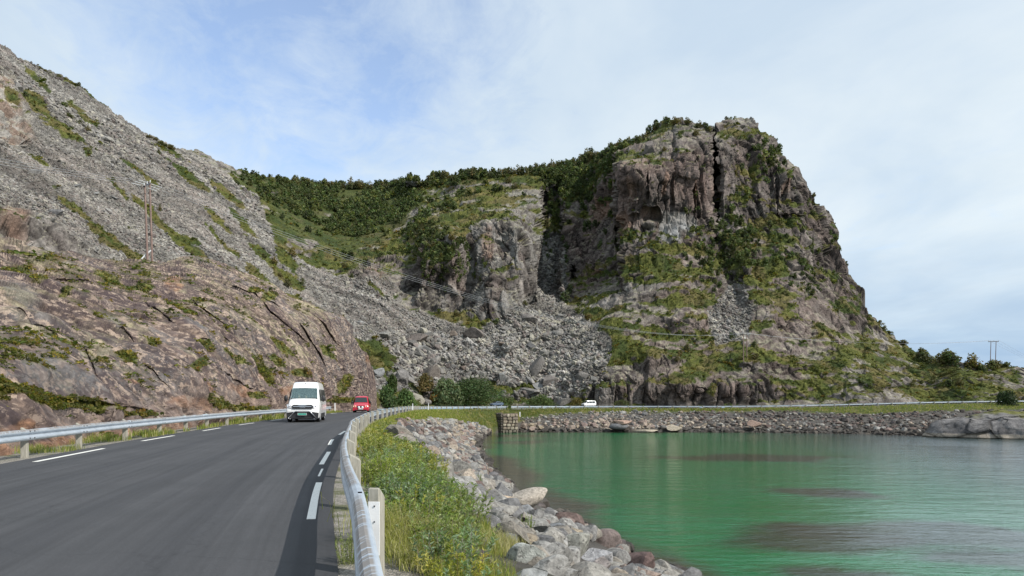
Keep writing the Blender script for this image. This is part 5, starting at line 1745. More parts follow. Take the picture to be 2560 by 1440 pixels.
def build_shrubs():
    r = np.random.RandomState(31)
    pts = []
    for y in np.arange(3.8, 46, .1):
        s = float(s_of_y(y))
        for _ in range(3):
            gw = float(shrub_width(s))
            d = .62 + r.uniform(0, 1) * max(gw - .5, .3)
            t = max(d - .5, 0) / float(bank_width(s))
            P = bank_point(s, np.array(t)).copy()
            if y < 7.2 and r.uniform() < .8:
                continue
            sp = .42 if y < 14 else .62 if y < 24 else .85
            if any((P[0] - q[0][0]) ** 2 + (P[1] - q[0][1]) ** 2 < sp * sp for q in pts):
                continue
            pts.append((P, y, d / gw))
    # sprigs beyond the bed
    rows = {}
    for P, y, u in pts:
        z = ('by the rail posts' if u < .38 else 'mid-strip' if u < .72 else 'at the stony edge')
        d = 'nearest' if y < 9 else 'near' if y < 14 else 'mid' if y < 24 else 'far'
        rows.setdefault((z, d), []).append((P, y))
    ordw = lambda n_: ('first' if n_ == 1 else 'second' if n_ == 2 else 'third' if n_ == 3 else f'{n_}th')
    where = {'nearest': 'beside the white-plated post', 'near': 'just beyond the white-plated post', 'mid': 'along the bending rail', 'far': 'toward the vans'}
    for (z, d), q in rows.items():
        q.sort(key=lambda a: a[1])
        for m, (P, y) in enumerate(q):
            lm, sm = SH[r.randint(4)] if y < 20 else SHF[r.randint(2)]
            e = bpy.data.objects.new('willow_shrub', None)
            e.location = P
            e.rotation_euler = (0, 0, r.uniform(0, 6.28))
            sc = r.uniform(.8, 1.25) * (1.0 if y > 9 else .85)
            e.scale = (sc * 1.05, sc * 1.05, sc * (1.0 if y < 24 else .75))
            e['label'] = f"willow shrub {z} {where[d]}, {ordw(m + 1)} going away"
            e['category'] = 'shrub'
            e['group'] = 'willow shrubs between guardrail and boulders'
            COL.objects.link(e)
            for nm, me in (('leaves', lm), ('stems', sm)):
                o = bpy.data.objects.new(nm, me)
                o.parent = e
                COL.objects.link(o)
    for (px, py, sc, lab) in ((1190, 1222, .9, "tall pale willow sprig standing among boulders above the cream boulder"), (1168, 1200, .8, "young willow sprig left of the tall pale sprig"), (1318, 1345, .8, "small willow sprig growing between slabs under the whitest boulder"), (1375, 1352, .45, "tiny green sprig in a gap left of the pale grey-green slab"),
                              (860, 1252, .55, "weedy green bush on the road side of the near guardrail")):
        if px == 860:
            P = off(float(s_of_y(6.9)), -.12, -.02)
        else:
            P, _, _ = on_bank(px, py)
        e = bpy.data.objects.new('willow_sprig', None)
        e.location = P
        e.scale = (sc * (.5 if px != 860 else .55), sc * .5, sc * 1.1)
        e['label'] = lab
        e['category'] = 'plant'
        COL.objects.link(e)
        lm, sm = SH[1]
        for nm, me in (('leaves', lm), ('stems', sm)):
            o = bpy.data.objects.new(nm, me)
            o.parent = e
            COL.objects.link(o)


build_shrubs()


def build_grass():
    r = np.random.RandomState(41)

    def blades(P, H, Wd, col, lean=.45):
        n = len(P)
        a = r.uniform(0, 6.283, n)
        d = np.stack([np.cos(a), np.sin(a), np.zeros(n)], 1)
        s = np.stack([-np.sin(a), np.cos(a), np.zeros(n)], 1)
        H = H * r.uniform(.5, 1.3, n)
        k = lean * r.uniform(.2, 1.4, n)
        Wd = Wd[:, None] if np.ndim(Wd) else Wd
        m = P + d * (H * k * .3)[:, None] + np.array([0, 0, 1]) * (H * .6)[:, None]
        t = P + d * (H * k)[:, None] + np.array([0, 0, 1]) * (H * (1 - .25 * k))[:, None]
        V = np.stack([P - s * Wd, P + s * Wd, m + s * Wd * .8, m - s * Wd * .8, t], 1).reshape(-1, 3)
        i = np.arange(n)[:, None] * 5
        T = np.concatenate([i + [0, 1, 2], i + [0, 2, 3], i + [3, 2, 4]], 0)
        c = col * r.uniform(.7, 1.35, (n, 1))
        return V, T, np.repeat(c, 5, 0)

    G1, G2_, G3_ = C(.17, .22, .045), C(.28, .27, .075), C(.40, .35, .19)
    pick_c = lambda n: np.where(r.uniform(size=(n, 1)) < .55, G1, np.where(r.uniform(size=(n, 1)) < .7, G2_, G3_))
    bag = Bag()
    # bay side strip
    for (y0, y1, n, H, wd) in ((2.0, 9.5, 9000, .20, .0028), (9.5, 22, 9000, .22, .006), (22, 60, 14000, .26, .012), (60, 150, 14000, .32, .030)):
        S = s_of_y(r.uniform(y0, y1, n))
        gw = shrub_width(S)
        u = r.uniform(0, 1, n) ** .8
        d = .15 + u * (gw + .6)
        t = np.maximum(d - .6, 0) / bank_width(S)
        P = bank_point(S, t)
        P2 = off(S, d, -.08)
        P = np.where((d < .6)[:, None], P2, P)
        clump = fbm(P, .5, 2, 44)
        k = clump > .40
        if y0 > 20:
            k = clump > .36
        P = P[k]
        V, T, c = blades(P, np.full(len(P), H) * (.5 + clump[k]), wd, pick_c(len(P)))
        bag.add(V, T, c)
    # far bank top
    n = 16000
    S = r.uniform(float(s_of_y(150)), SL - 25, n)
    gw = shrub_width(S)
    d = .2 + r.uniform(0, 1, n) * gw
    P = bank_point(S, np.maximum(d - .6, 0) / bank_width(S))
    V, T, c = blades(P, np.full(n, .42), .05, pick_c(n) * .8)
    bag.add(V, T, c)
    bag.build('grass', M_GRASS, kind='stuff', label='tufty green and straw grass along the bay side of the road')
    # inland strip under the left guardrail
    bag = Bag()
    for (y0, y1, n, H, wd, thr) in ((8, 30, 9000, .30, .006, .50), (30, 90, 9000, .36, .015, .46)):
        S = s_of_y(r.uniform(y0, y1, n))
        d = -8.45 - r.uniform(0, 1, n) * 1.5
        P = off(S, d, -.04)
        cl = fbm(P, 1.8, 3, 47)
        k = cl > thr
        P = P[k]
        V, T, c = blades(P, np.full(len(P), H) * (cl[k] * 2 - .3), wd, pick_c(len(P)))
        bag.add(V, T, c)
    bag.build('grass', M_GRASS, kind='stuff', label='grass tufts growing under the inland guardrail at the rock foot')
    # dry tufts among the near boulders
    bag = Bag()
    for (px, py, R_, n, H) in ((1010, 1375, .55, 2600, .33), (1215, 1385, .35, 900, .2), (1260, 1365, .3, 700, .22), (1140, 1430, .4, 700, .12), (1345, 1412, .12, 260, .12), (980, 1425, .4, 900, .22), (1070, 1420, .35, 900, .16)):
        P0, s, t = on_bank(px, py)
        q = r.normal(size=(n, 2)) * R_ * .5
        P = np.stack([P0[0] + q[:, 0], P0[1] + q[:, 1], np.full(n, P0[2] + .02) - q[:, 0] * .3], 1)
        col = np.where(r.uniform(size=(n, 1)) < (.7 if px > 1100 else .4), G3_, G2_ * 1.2)
        V, T, c = blades(P, np.full(n, H), .0035, col, .8)
        bag.add(V, T, c)
    bag.build('dry_grass', M_GRASS, kind='stuff', label='straw-coloured dry grass hanging between the nearest boulders')
    # leafy tufts on the outcrop's mossy ledges
    g = OUT['grass'].ravel() * np.abs(np.gradient(OUT['PY'], axis=0)).ravel() * (OUT['PX'].ravel() > -30)
    p = g / g.sum()
    Gf = OUT['G'].reshape(-1, 3)
    bag = Bag()
    VT = [crown_arrays(700 + k, 22, .50, lumps=4, rx=1.0, rz=.6, zc=.2, col=(.078, .092, .028), low=0) for k in range(6)]
    for i, idx in enumerate(r.choice(len(p), 3400, p=p)):
        P = Gf[idx]
        V, T, c = VT[i % 6]
        h = np.exp(r.normal(-1.75, .45)) * (P[1] / 45) ** .6
        t_ = np.array([1, 1, 1.0]) if r.uniform() < .62 else np.array([1.8, 1.5, 1.1]) if r.uniform() < .8 else np.array([1.6, 1.05, 1.1])
        bag.add(V * (h * 1.3, h * 1.3, h) + P - (0, 0, h * .1), T, c * t_ * r.uniform(.7, 1.35))
    bag.build('moss_undergrowth', M_SHRUB, kind='stuff', label='moss, heather and crowberry growing on ledges of the roadside rock')


build_grass()
# ================================================================== GUARDRAILS
def steel_material():
    m, t, b = principled('galvanised_steel', (.5, .55, .6), .42, .35, .5)
    uv = N(t, 'ShaderNodeUVMap')
    geo = N(t, 'ShaderNodeNewGeometry')
    sp = N(t, 'ShaderNodeSeparateXYZ')
    t.links.new(uv.outputs[0], sp.inputs[0])
    u, v = sp.outputs[0], sp.outputs[1]
    pos = geo.outputs['Position']
    n1 = noise(t, pos, 3.0, 5, .65)
    base = ramp(t, n1, [(.3, (.44, .50, .56)), (.55, (.54, .60, .66)), (.75, (.62, .66, .70))])
    # scraped and rusting rub marks on the top fold
    cb = N(t, 'ShaderNodeCombineXYZ')
    t.links.new(mathn(t, 'MULTIPLY', u, 16.0), cb.inputs[0])
    t.links.new(mathn(t, 'MULTIPLY', v, 3.0), cb.inputs[1])
    n2 = noise(t, cb.outputs[0], 1.3, 3, .6, .8)
    cb2 = N(t, 'ShaderNodeCombineXYZ')
    t.links.new(mathn(t, 'MULTIPLY', u, .5), cb2.inputs[0])
    n3 = noise(t, cb2.outputs[0], 1.1, 2, .5)
    band = mathn(t, 'MULTIPLY', ramp(t, v, [(.02, 0.0), (.035, 1.0), (.115, 1.0), (.14, 0.0)]), ramp(t, n3, [(.36, 0.0), (.44, 1.0)]))
    k = mathn(t, 'MULTIPLY', ramp(t, n2, [(.38, 0.0), (.46, 1.0)]), band)
    base = mixc(t, mathn(t, 'MULTIPLY', k, .85), base, (.23, .195, .165))
    n4 = noise(t, pos, 22, 5, .75)
    base = mixc(t, ramp(t, n4, [(.62, 0.0), (.72, .5)]), base, (.30, .25, .21))
    t.links.new(base, b.inputs['Base Color'])
    t.links.new(mathn(t, 'ADD', mathn(t, 'MULTIPLY', k, .3), .4), b.inputs['Roughness'])
    return m


M_STEEL = steel_material()
M_WOOD, t_, b_ = principled('weathered_post_wood', (.42, .38, .32), .9)
g_ = N(t_, 'ShaderNodeNewGeometry')
mp_ = N(t_, 'ShaderNodeMapping')
mp_.inputs['Scale'].default_value = (14, 14, 1.6)
t_.links.new(g_.outputs['Position'], mp_.inputs[0])
t_.links.new(ramp(t_, noise(t_, mp_.outputs[0], 3, 5, .65), [(.3, (.22, .21, .17)), (.55, (.34, .32, .27)), (.75, (.43, .41, .35))]), b_.inputs['Base Color'])
M_WHITE, _, _ = principled('white_reflector', (.82, .82, .82), .35)
M_BOLT, _, _ = principled('dark_bolt', (.08, .08, .09), .4, .8)
M_BLACKP, _, _ = principled('black_plastic', (.02, .02, .022), .5)
M_DARKW, t_, b_ = principled('tarred_pole_wood', (.18, .125, .105), .9)
mp_ = N(t_, 'ShaderNodeMapping')
g_ = N(t_, 'ShaderNodeNewGeometry')
mp_.inputs['Scale'].default_value = (9, 9, .8)
t_.links.new(g_.outputs['Position'], mp_.inputs[0])
t_.links.new(ramp(t_, noise(t_, mp_.outputs[0], 2, 5, .65), [(.3, (.12, .075, .065)), (.55, (.22, .155, .13)), (.75, (.34, .26, .23))]), b_.inputs['Base Color'])


def box_arrays(c, h, R=None, bev=0.0):
    c, h = np.array(c, float), np.array(h, float)
    V = np.array([[x, y, z] for x in (-1, 1) for y in (-1, 1) for z in (-1, 1)], float) * h
    if R is not None:
        V = V @ np.array(R).T
    Q = np.array([[0, 1, 3, 2], [4, 6, 7, 5], [0, 4, 5, 1], [2, 3, 7, 6], [0, 2, 6, 4], [1, 5, 7, 3]])
    return V + c, Q


def part(parent, name, V, Q=None, T=None, mat=None, smooth=False, bevel=0.0, label=None):
    o = mk_mesh(name, V, Q=Q, T=T, mat=mat, smooth=smooth)
    if parent is not None:
        o.parent = parent
    if bevel:
        b = o.modifiers.new('bevel', 'BEVEL')
        b.width = bevel
        b.segments = 2
        b.limit_method = 'ANGLE'
    if label:
        o['label'] = label
    return o


def root(name, label, cat, loc=(0, 0, 0), rz=0.0, group=None, scale=1.0):
    e = bpy.data.objects.new(name, None)
    e.location = loc
    e.rotation_euler = (0, 0, rz)
    e.scale = (scale,) * 3
    e['label'] = label
    e['category'] = cat
    if group:
        e['group'] = group
    COL.objects.link(e)
    return e


# W profile, d measured towards the road, z up
PROFILE = [(.0, .745), (.012, .752), (.05, .752), (.085, .735), (.108, .70), (.108, .668), (.045, .628), (.04, .575), (.105, .535), (.108, .498), (.085, .462), (.03, .445), (.012, .45)]


def beam(parent, s0, s1, dofs, sgn, fine):
    n = 5 if fine else 2
    s = np.linspace(s0 - .05, s1 + .05, n)
    rows = []
    for d, z in PROFILE:
        rows.append(off(s, dofs + sgn * d, z))
    back = [off(s, dofs + sgn * (d - .006), z - .004) for d, z in PROFILE[::-1]]
    G = np.stack(rows + back + rows[:1], 1)
    nr, nc = G.shape[:2]
    o = mk_mesh('beam', G.reshape(-1, 3), Q=grid_quads(nr, nc), mat=M_STEEL, smooth=False)
    pl = np.r_[0, np.cumsum([math.hypot(PROFILE[i + 1][0] - PROFILE[i][0], PROFILE[i + 1][1] - PROFILE[i][1]) for i in range(len(PROFILE) - 1)])]
    vv = np.r_[pl, pl[::-1], 0]
    uvv = np.stack([np.repeat(s, nc), np.tile(vv, nr)], 1)
    me = o.data
    l = me.uv_layers.new(name='UVMap')
    vi = np.empty(len(me.loops), np.int32)
    me.loops.foreach_get('vertex_index', vi)
    l.data.foreach_set('uv', uvv[vi].astype(np.float32).ravel())
    o.parent = parent
    return o


def post_mesh(w=.065, d=.085, top=.76, low=-.35, r=.015):
    V = []
    sl = .05
    for z, k in ((low, 1), (top - .02, 1), (top, .86)):
        for (x, y) in ((-w + r, -d), (w - r, -d), (w, -d + r), (w, d - r), (w - r, d), (-w + r, d), (-w, d - r), (-w, -d + r)):
            V.append((x * k, y * k, z - (sl * (y * k) / d if z > 0 else 0)))
    Q = []
    for a in (0, 8):
        for k in range(8):
            Q.append((a + k, a + (k + 1) % 8, a + 8 + (k + 1) % 8, a + 8 + k))
    V = np.array(V)
    Q = np.array(Q)
    T = np.array([(16, 16 + k, 17 + k) for k in range(1, 7)])
    return mk_mesh('post', V, Q=Q, T=T, mat=M_WOOD, link=False)


POST = post_mesh()


def guardrail(label, s0, s1, dofs, sgn, step, fine_until, group='W-beam guardrails'):
    g = root('guardrail', label, 'guardrail', group=group)
    n = int((s1 - s0) / 4)
    for i in range(n):
        a = s0 + i * 4
        beam(g, a, a + 4, dofs, sgn, a < fine_until)
    k = 0
    a = s0
    posts = []
    while a < s0 + n * 4 + .1:
        P = off(a, dofs - sgn * .085, 0)
        _, _, _, _, _, nx, ny = path_at(a)
        o = bpy.data.objects.new('post', POST)
        o.location = P
        o.rotation_euler = (0, 0, math.atan2(ny, nx) - math.pi / 2)
        o.parent = g
        COL.objects.link(o)
        posts.append(o)
        a += step
    return g, posts


S_NEAR = float(s_of_y(6.35))
G1_, posts1 = guardrail("worn grey guardrail on the bay side, running from the lower edge round the whole bay", S_NEAR - 12, SL - 4, 0.0, -1, 4.0, S_NEAR + 60)
G2g, posts2 = guardrail("pale grey guardrail on the inland side at the foot of the rock slope", float(s_of_y(17.2)) - 16 + .2, float(s_of_y(83.5)), -8.75, 1, 4.0, S_NEAR + 80)
for j_ in range(3, 9):
    sj = float(s_of_y(17.2)) - 16 + .2 + 4 * j_
    for zz_ in (.70, .515):
        for ds_ in (-.14, .14):
            q_ = off(sj + ds_, -8.75 + .112, zz_)
            V, T = ICO[1]
            part(G2g, 'bolt', V * .022 + q_, T=T, mat=M_BOLT)
# white plate on the nearest post
pn = min(posts1, key=lambda o: abs(o.location.y - 6.35))
pn['label'] = "nearest post, carrying a white reflector plate"
pn.rotation_euler = (0, 0, math.radians(-6))
for nm, (V, Q), mt, bv in (('reflector_plate', box_arrays((.006, -.091, .44), (.062, .004, .24)), M_WHITE, .002),
                           ('bolt', box_arrays((.012, -.098, .64), (.007, .005, .007)), M_BOLT, .002), ('bolt', box_arrays((.012, -.098, .50), (.007, .005, .007)), M_BOLT, .002)):
    part(pn, nm, V, Q=Q, mat=mt, bevel=bv)
pn.location += Vector((.035, -.02, 0))
pn.scale = (.85, 1, 1)
# white marker posts standing taller than the rail
for m, (y, h, lab) in enumerate(((86, 1.25, "white marker post at the bend, nearer of two taller than the rail"), (122, 1.5, "white marker post at the bend, farther of two taller than the rail"))):
    P = off(float(s_of_y(y)), .25, -.2)
    e = root('marker_post', lab, 'marker post', P, group='white marker posts')
    V, Q = box_arrays((0, 0, h / 2), (.06, .03, h / 2))
    part(e, 'stake', V, Q=Q, mat=M_WHITE, bevel=.01)
    V, Q = box_arrays((0, -.032, h - .15), (.035, .004, .08))
    part(e, 'reflector', V, Q=Q, mat=M_STEEL)
Pm, _, _ = on_bank(1301, 1041)
e = root('marker_post', "white marker post standing in the far riprap right of the stone abutment", 'marker post', Pm, group='white marker posts')
V, Q = box_arrays((0, 0, .5), (.13, .05, .62))
part(e, 'stake', V, Q=Q, mat=M_WHITE, bevel=.02)
Pm = off(float(s_of_y(84)), -8.8, -.1)
e = root('marker_post', "white marker post at the far end of the inland guardrail", 'marker post', Pm)
V, Q = box_arrays((0, 0, .6), (.07, .03, .62))
part(e, 'stake', V, Q=Q, mat=M_WHITE, bevel=.01)

# ================================================================== STONE ABUTMENT
def build_abutment():
    r = np.random.RandomState(3)
    e = root('abutment', "old squared stone abutment at the head of the bay, sunlit front and dark side", 'abutment', (0, 0, 0))
    A = np.array([-2.25, 164.2]); B = np.array([1.4, 165.0])
    Lw = np.array([-5.1, 166.6])
    zt, zb = -1.95, -7.2
    back = np.array([.0, 9.0])
    corners = [A, B, B + back, A + back]
    V = np.array([(c[0], c[1] + .12, z) for z in (zb, zt - .02) for c in corners])
    Q = np.array([[0, 1, 5, 4], [1, 2, 6, 5], [2, 3, 7, 6], [3, 0, 4, 7], [4, 5, 6, 7]])
    m0, _, _ = principled('abutment_mortar', (.13, .10, .08), .95)
    part(e, 'core', V, Q=Q, mat=m0)
    V = np.array([(c[0], c[1] + .12, z) for z in (zb, zt + .25) for c in (Lw, A, A + back, Lw + back)])
    part(e, 'core', V, Q=Q, mat=m0)
    for (P0, P1, n, rows, ztop, cols) in ((A, B, 5, 7, zt, [C(.33, .27, .21), C(.28, .23, .18), C(.38, .33, .26), C(.22, .18, .15)]), (Lw, A, 5, 10, zt + .25, [C(.13, .115, .095), C(.17, .145, .12), C(.10, .09, .08)])):  # side wall's shade is painted in through darker block colours
        d = P1 - P0
        L = np.hypot(*d); d = d / L
        nrm = np.array([d[1], -d[0]])
        hz = (ztop - zb) / rows
        for j in range(rows):
            x = 0.0
            while x < L - .05:
                w = min(r.uniform(.6, 1.3), L - x)
                if L - x - w < .3:
                    w = L - x
                c = P0 + d * (x + w / 2)
                zc = zb + hz * (j + .5)
                R = np.array([[d[0], -nrm[0] * -1, 0], [d[1], -nrm[1] * -1, 0], [0, 0, 1]])
                o_ = r.uniform(-.03, .07)
                V, T = sprot(2, r.randint(8))
                V = np.sign(V) * np.abs(V) ** .45
                V = V * np.array([w / 2 - .03, .24, hz / 2 - .025])
                V = V @ R.T + np.array([c[0] + nrm[0] * o_, c[1] + nrm[1] * o_, zc])
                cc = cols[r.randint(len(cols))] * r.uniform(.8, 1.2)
                if zc < -5.6:
                    cc = cc * .35 + C(.08, .075, .06)
                o = mk_mesh('stone_block', V, T=T, col=np.repeat(cc[None], len(V), 0), mat=M_STONE)
                o.parent = e
                x += w


build_abutment()

# ================================================================== BARE ROCK HEADLAND ON THE FAR SHORE
def build_headland():
    nu, nv = 300, 110
    th = np.linspace(math.pi * .98, math.pi * 2.02, nu)
    ph = np.linspace(-.35, math.pi / 2, nv)
    TH, PH = np.meshgrid(th, ph)
    cx, cy, rx, ry, rz = 106.5, 148.0, 18.5, 10.5, 5.0
    prof = np.cos(PH) ** .75 * np.where(PH > 0, 1, 1)
    prof = np.where(PH < 0, 1 + .1 * -PH, np.maximum(np.cos(np.clip(PH, 0, 1.5708)), 0) ** .8)
    G = np.stack([cx + rx * prof * np.cos(TH), cy + ry * prof * np.sin(TH), ZW + rz * np.sin(PH)], -1)
    P = G.reshape(-1, 3)
    a, q, k = blocks(P, 7, 61, (.5, 1, 1.4), 1.2, .09, .05)
    a2, q2, k2 = blocks(P, 2.2, 62, (.6, 1, 1), 1.2, .08, .05)
    n = P - np.array([cx, cy, ZW - 4]); n /= np.linalg.norm(n, axis=1, keepdims=True)
    d = a * .30 + a2 * .18 + (fbm(P, 6, 4, 63) - .5) * 3.0
    # dark hollow on the left
    hol = np.exp(-(((P[:, 0] - 85.5) / 2.6) ** 2 + ((P[:, 2] + 4.6) / 1.0) ** 2) ** 2)
    d -= hol * 1.6
    P2 = P + n * d[:, None]
    c = lerp3(np.tile(C(.125, .12, .12), (len(P), 1)), C(.20, .19, .185), sstep(.35, .65, fbm(P, 2, 4, 64)))
    c = c * (1 - .6 * np.maximum(k, k2 * .7))[:, None]  # shade inside the cracks, put into the rock colour
    c = lerp3(c, C(.08, .075, .075), sstep(.52, .62, fbm(P * np.array([.3, 1, 1]), 1.6, 4, 65)) * .6)
    band = sstep(-5.35, -5.65, P2[:, 2] + (fbm(P, 1.5, 3, 66) - .5) * .7)
    c = lerp3(c, C(.36, .31, .25), band * .8)
    c = lerp3(c, C(.045, .04, .03), sstep(-6.15, -6.3, P2[:, 2]))
    gr = sstep(1.02, 1.25, PH.ravel() + (fbm(P, 3, 3, 67) - .5) * .6)
    c = lerp3(c, C(.13, .13, .04), gr)
    mk_mesh('rock_headland', P2, Q=grid_quads(nv, nu), col=c, mat=M_OUT, kind='structure', label='smooth bare grey rock headland at the right end of the far shore')


build_headland()

# pale tidal ledges under the far riprap
for (px, py, w, h, lab) in ((1690, 1071, 44, 16, "cream boulder at the far waterline, largest pale one there"), (1612, 1078, 70, 7, "long flat cream ledge just above the far waterline"), (1548, 1067, 46, 15, "dark grey rounded boulder at the far waterline"), (1556, 1056, 44, 14, "pink granite boulder above the dark rounded one on the far shore"), (1890, 1060, 40, 16, "pinkish boulder standing out of the dark far riprap")):
    D = 168.0
    P = Pt(px, py, D)
    col = (.16, .16, .165) if 'dark grey' in lab else (.34, .24, .19) if 'pink' in lab else (.42, .36, .28)
    stone_thing('boulder', lab, 'boulder', P, (w * D / F * .55, 1.6, h * D / F * .62), frame_cam(P), col, 3, 3 + int(px) % 5, px == 1548)

# ================================================================== VEHICLES
def paint(name, col, rough=.25, coat=.6):
    m, t, b = principled(name, col, rough, 0.0, .5)
    b.inputs['Coat Weight'].default_value = coat
    b.inputs['Coat Roughness'].default_value = .08
    g = N(t, 'ShaderNodeTexCoord')
    n = noise(t, g.outputs['Object'], 1.4, 4, .6)
    t.links.new(mixc(t, 1.0, (col[0], col[1], col[2]), ramp(t, n, [(.3, .93), (.7, 1.04)]), 'MULTIPLY'), b.inputs['Base Color'])
    return m


M_VWHITE = paint('white_car_paint', (.80, .80, .79))
M_VRED = paint('red_car_paint', (.50, .022, .045))
M_VBLUE = paint('blue_grey_car_paint', (.075, .105, .155), .3)
M_TYRE, _, _ = principled('tyre_rubber', (.02, .02, .02), .85)
M_RIM, _, _ = principled('wheel_rim', (.55, .56, .58), .35, .7)
M_CHROME, _, _ = principled('chrome_trim', (.75, .76, .78), .18, .9)
M_LAMP, _, _ = principled('headlamp_lens', (.80, .80, .82), .12, .2)
M_LAMPY, _, _ = principled('yellowish_headlamp_lens', (.85, .74, .50), .15)
M_AMBER, _, _ = principled('amber_lens', (.75, .30, .12), .25)
M_PLATEG, _, _ = principled('green_number_plate', (.015, .28, .20), .4)
M_DGLASS, _, _ = principled('dark_window_glass', (.015, .022, .022), .06, 0, .8)
M_GLASS = bpy.data.materials.new('windscreen_glass')
M_GLASS.use_nodes = True
t_ = M_GLASS.node_tree
t_.nodes.clear()
o_ = N(t_, 'ShaderNodeOutputMaterial')
gl = N(t_, 'ShaderNodeBsdfGlossy', inp={'Roughness': .04, 'Color': (.9, .95, .95, 1)})
tr_ = N(t_, 'ShaderNodeBsdfTransparent', inp={'Color': (.80, .88, .85, 1)})
fr = N(t_, 'ShaderNodeFresnel', inp={'IOR': 1.5})
mx = N(t_, 'ShaderNodeMixShader')
t_.links.new(mathn(t_, 'MULTIPLY', fr.outputs[0], .7), mx.inputs[0])
t_.links.new(tr_.outputs[0], mx.inputs[1])
t_.links.new(gl.outputs[0], mx.inputs[2])
t_.links.new(mx.outputs[0], o_.inputs[0])


def body_shell(stn, skip=None, sub=3):
    """stn rows: y (0 = nose, + = rear), z_bottom, z_waist, z_roof, half width sill, waist, roof"""
    A = np.array(stn, float)
    ys = []
    for i in range(len(A) - 1):
        for k in range(sub):
            ys.append(i + k / sub)
    ys.append(len(A) - 1)
    ys = np.array(ys)
    S = np.stack([np.interp(ys, np.arange(len(A)), A[:, c]) for c in range(7)], 1)
    secs = []
    for y, zb, zw, zr, ws, ww, wr in S:
        hr = max(zr - zw, .02)
        e = min(.16, hr * .45)
        half = [(0, zb), (ws - .10, zb), (ws - .02, zb + .07), (ws, zb + .20), ((ws + ww) / 2 + .012, (zb + zw) / 2 + .1), (ww, zw), ((ww + wr) / 2 + .01, zw + (hr - e) * .55), (wr, zr - e), (wr - e * .35, zr - e * .35), (wr - e, zr - .015), (wr * .45, zr), (0, zr + .008)]
        secs.append([(x, y, z) for x, z in half] + [(-x, y, z) for x, z in half[-2:0:-1]])
    G = np.array(secs)
    return G, ys


def shell_obj(parent, G, mat, hole=None, name='body'):
    nr, nc = G.shape[:2]
    V = G.reshape(-1, 3)
    Q = []
    for i in range(nr - 1):
        for k in range(nc):
            if hole and hole(i, k, nc):
                continue
            Q.append((i * nc + k, i * nc + (k + 1) % nc, (i + 1) * nc + (k + 1) % nc, (i + 1) * nc + k))
    V = np.concatenate([V, [G[0].mean(0) , G[-1].mean(0)]])
    a, b = nr * nc, nr * nc + 1
    T = [(a, (k + 1) % nc, k) for k in range(nc)] + [(b, (nr - 1) * nc + k, (nr - 1) * nc + (k + 1) % nc) for k in range(nc)]
    o = part(parent, name, V, Q=np.array(Q), T=np.array(T), mat=mat, smooth=True)
    m = o.modifiers.new('edges', 'EDGE_SPLIT')
    m.split_angle = math.radians(38)
    return o


def wheel(parent, x, y, r, w=.22):
    n = 24
    a = np.arange(n) * 6.2832 / n
    sx = 1 if x > 0 else -1

    def ring(rr, xx):
        return np.stack([np.full(n, xx), y + rr * np.cos(a), r + rr * np.sin(a)], 1)
    V = np.concatenate([ring(r * .62, x + sx * .0), ring(r * .95, x), ring(r, x - sx * .03), ring(r, x - sx * (w - .03)), ring(r * .9, x - sx * w), ring(r * .3, x - sx * w)])
    Q = np.array([(i * n + k, i * n + (k + 1) % n, (i + 1) * n + (k + 1) % n, (i + 1) * n + k) for i in range(5) for k in range(n)])
    ty = part(parent, 'wheel', V, Q=Q, mat=M_TYRE, smooth=True)
    V = np.concatenate([ring(r * .62, x), ring(r * .55, x - sx * .03), ring(r * .2, x - sx * .01), [[x + sx * .005, y, r]]])
    Q = np.array([(i * n + k, i * n + (k + 1) % n, (i + 1) * n + (k + 1) % n, (i + 1) * n + k) for i in range(2) for k in range(n)])
    T = np.array([(2 * n + k, 2 * n + (k + 1) % n, 3 * n) for k in range(n)])
    part(ty, 'rim', V, Q=Q, T=T, mat=M_RIM, smooth=True)
    # dark arch behind it
    V = np.concatenate([ring(r * 1.16, x + sx * .012), ring(r * 1.0, x - sx * .10)])
    Q = np.array([(k, (k + 1) % n, n + (k + 1) % n, n + k) for k in range(n) if math.sin(a[k]) > -.35])
    part(ty, 'wheel_arch', V, Q=Q, mat=M_BLACKP)


def panel(parent, name, pts, mat, th=.012, label=None, bevel=.0):
    """thin solid plate from an outline; front side along its normal"""
    P = np.array(pts, float)
    n = np.cross(P[1] - P[0], P[2] - P[0]); n /= np.linalg.norm(n)
    k = len(P)
    V = np.concatenate([P + n * th, P - n * th])
    me = bpy.data.meshes.new(name)
    faces = [tuple(range(k)), tuple(range(2 * k - 1, k - 1, -1))] + [(i, i + k, (i + 1) % k + k, (i + 1) % k) for i in range(k)]
    me.from_pydata(V.tolist(), [], faces)
    me.materials.append(mat)
    o = bpy.data.objects.new(name, me)
    o.parent = parent
    COL.objects.link(o)
    if bevel:
        b = o.modifiers.new('bevel', 'BEVEL'); b.width = bevel; b.segments = 2
    if label:
        o['label'] = label
    return o


def rbar(parent, name, pts, r_, mat):
    V, T = stem_arrays(pts, r_, r_, 8)
    return part(parent, name, V, T=T, mat=mat, smooth=True)


def lens(parent, name, c, rx, rz, mat, dy=-.05, n=16):
    a = np.arange(n) * 6.2832 / n
    V = [np.stack([c[0] + rx * k * np.cos(a), np.full(n, c[1] + dy * q), c[2] + rz * k * np.sin(a)], 1) for k, q in ((1, 0), (.8, .7), (.4, .95))]
    V = np.concatenate(V + [[[c[0], c[1] + dy, c[2]]]])
    Q = np.array([(i * n + k, i * n + (k + 1) % n, (i + 1) * n + (k + 1) % n, (i + 1) * n + k) for i in range(2) for k in range(n)])
    T = np.array([(2 * n + k, 2 * n + (k + 1) % n, 3 * n) for k in range(n)])
    return part(parent, name, V, Q=Q, T=T, mat=mat, smooth=True)


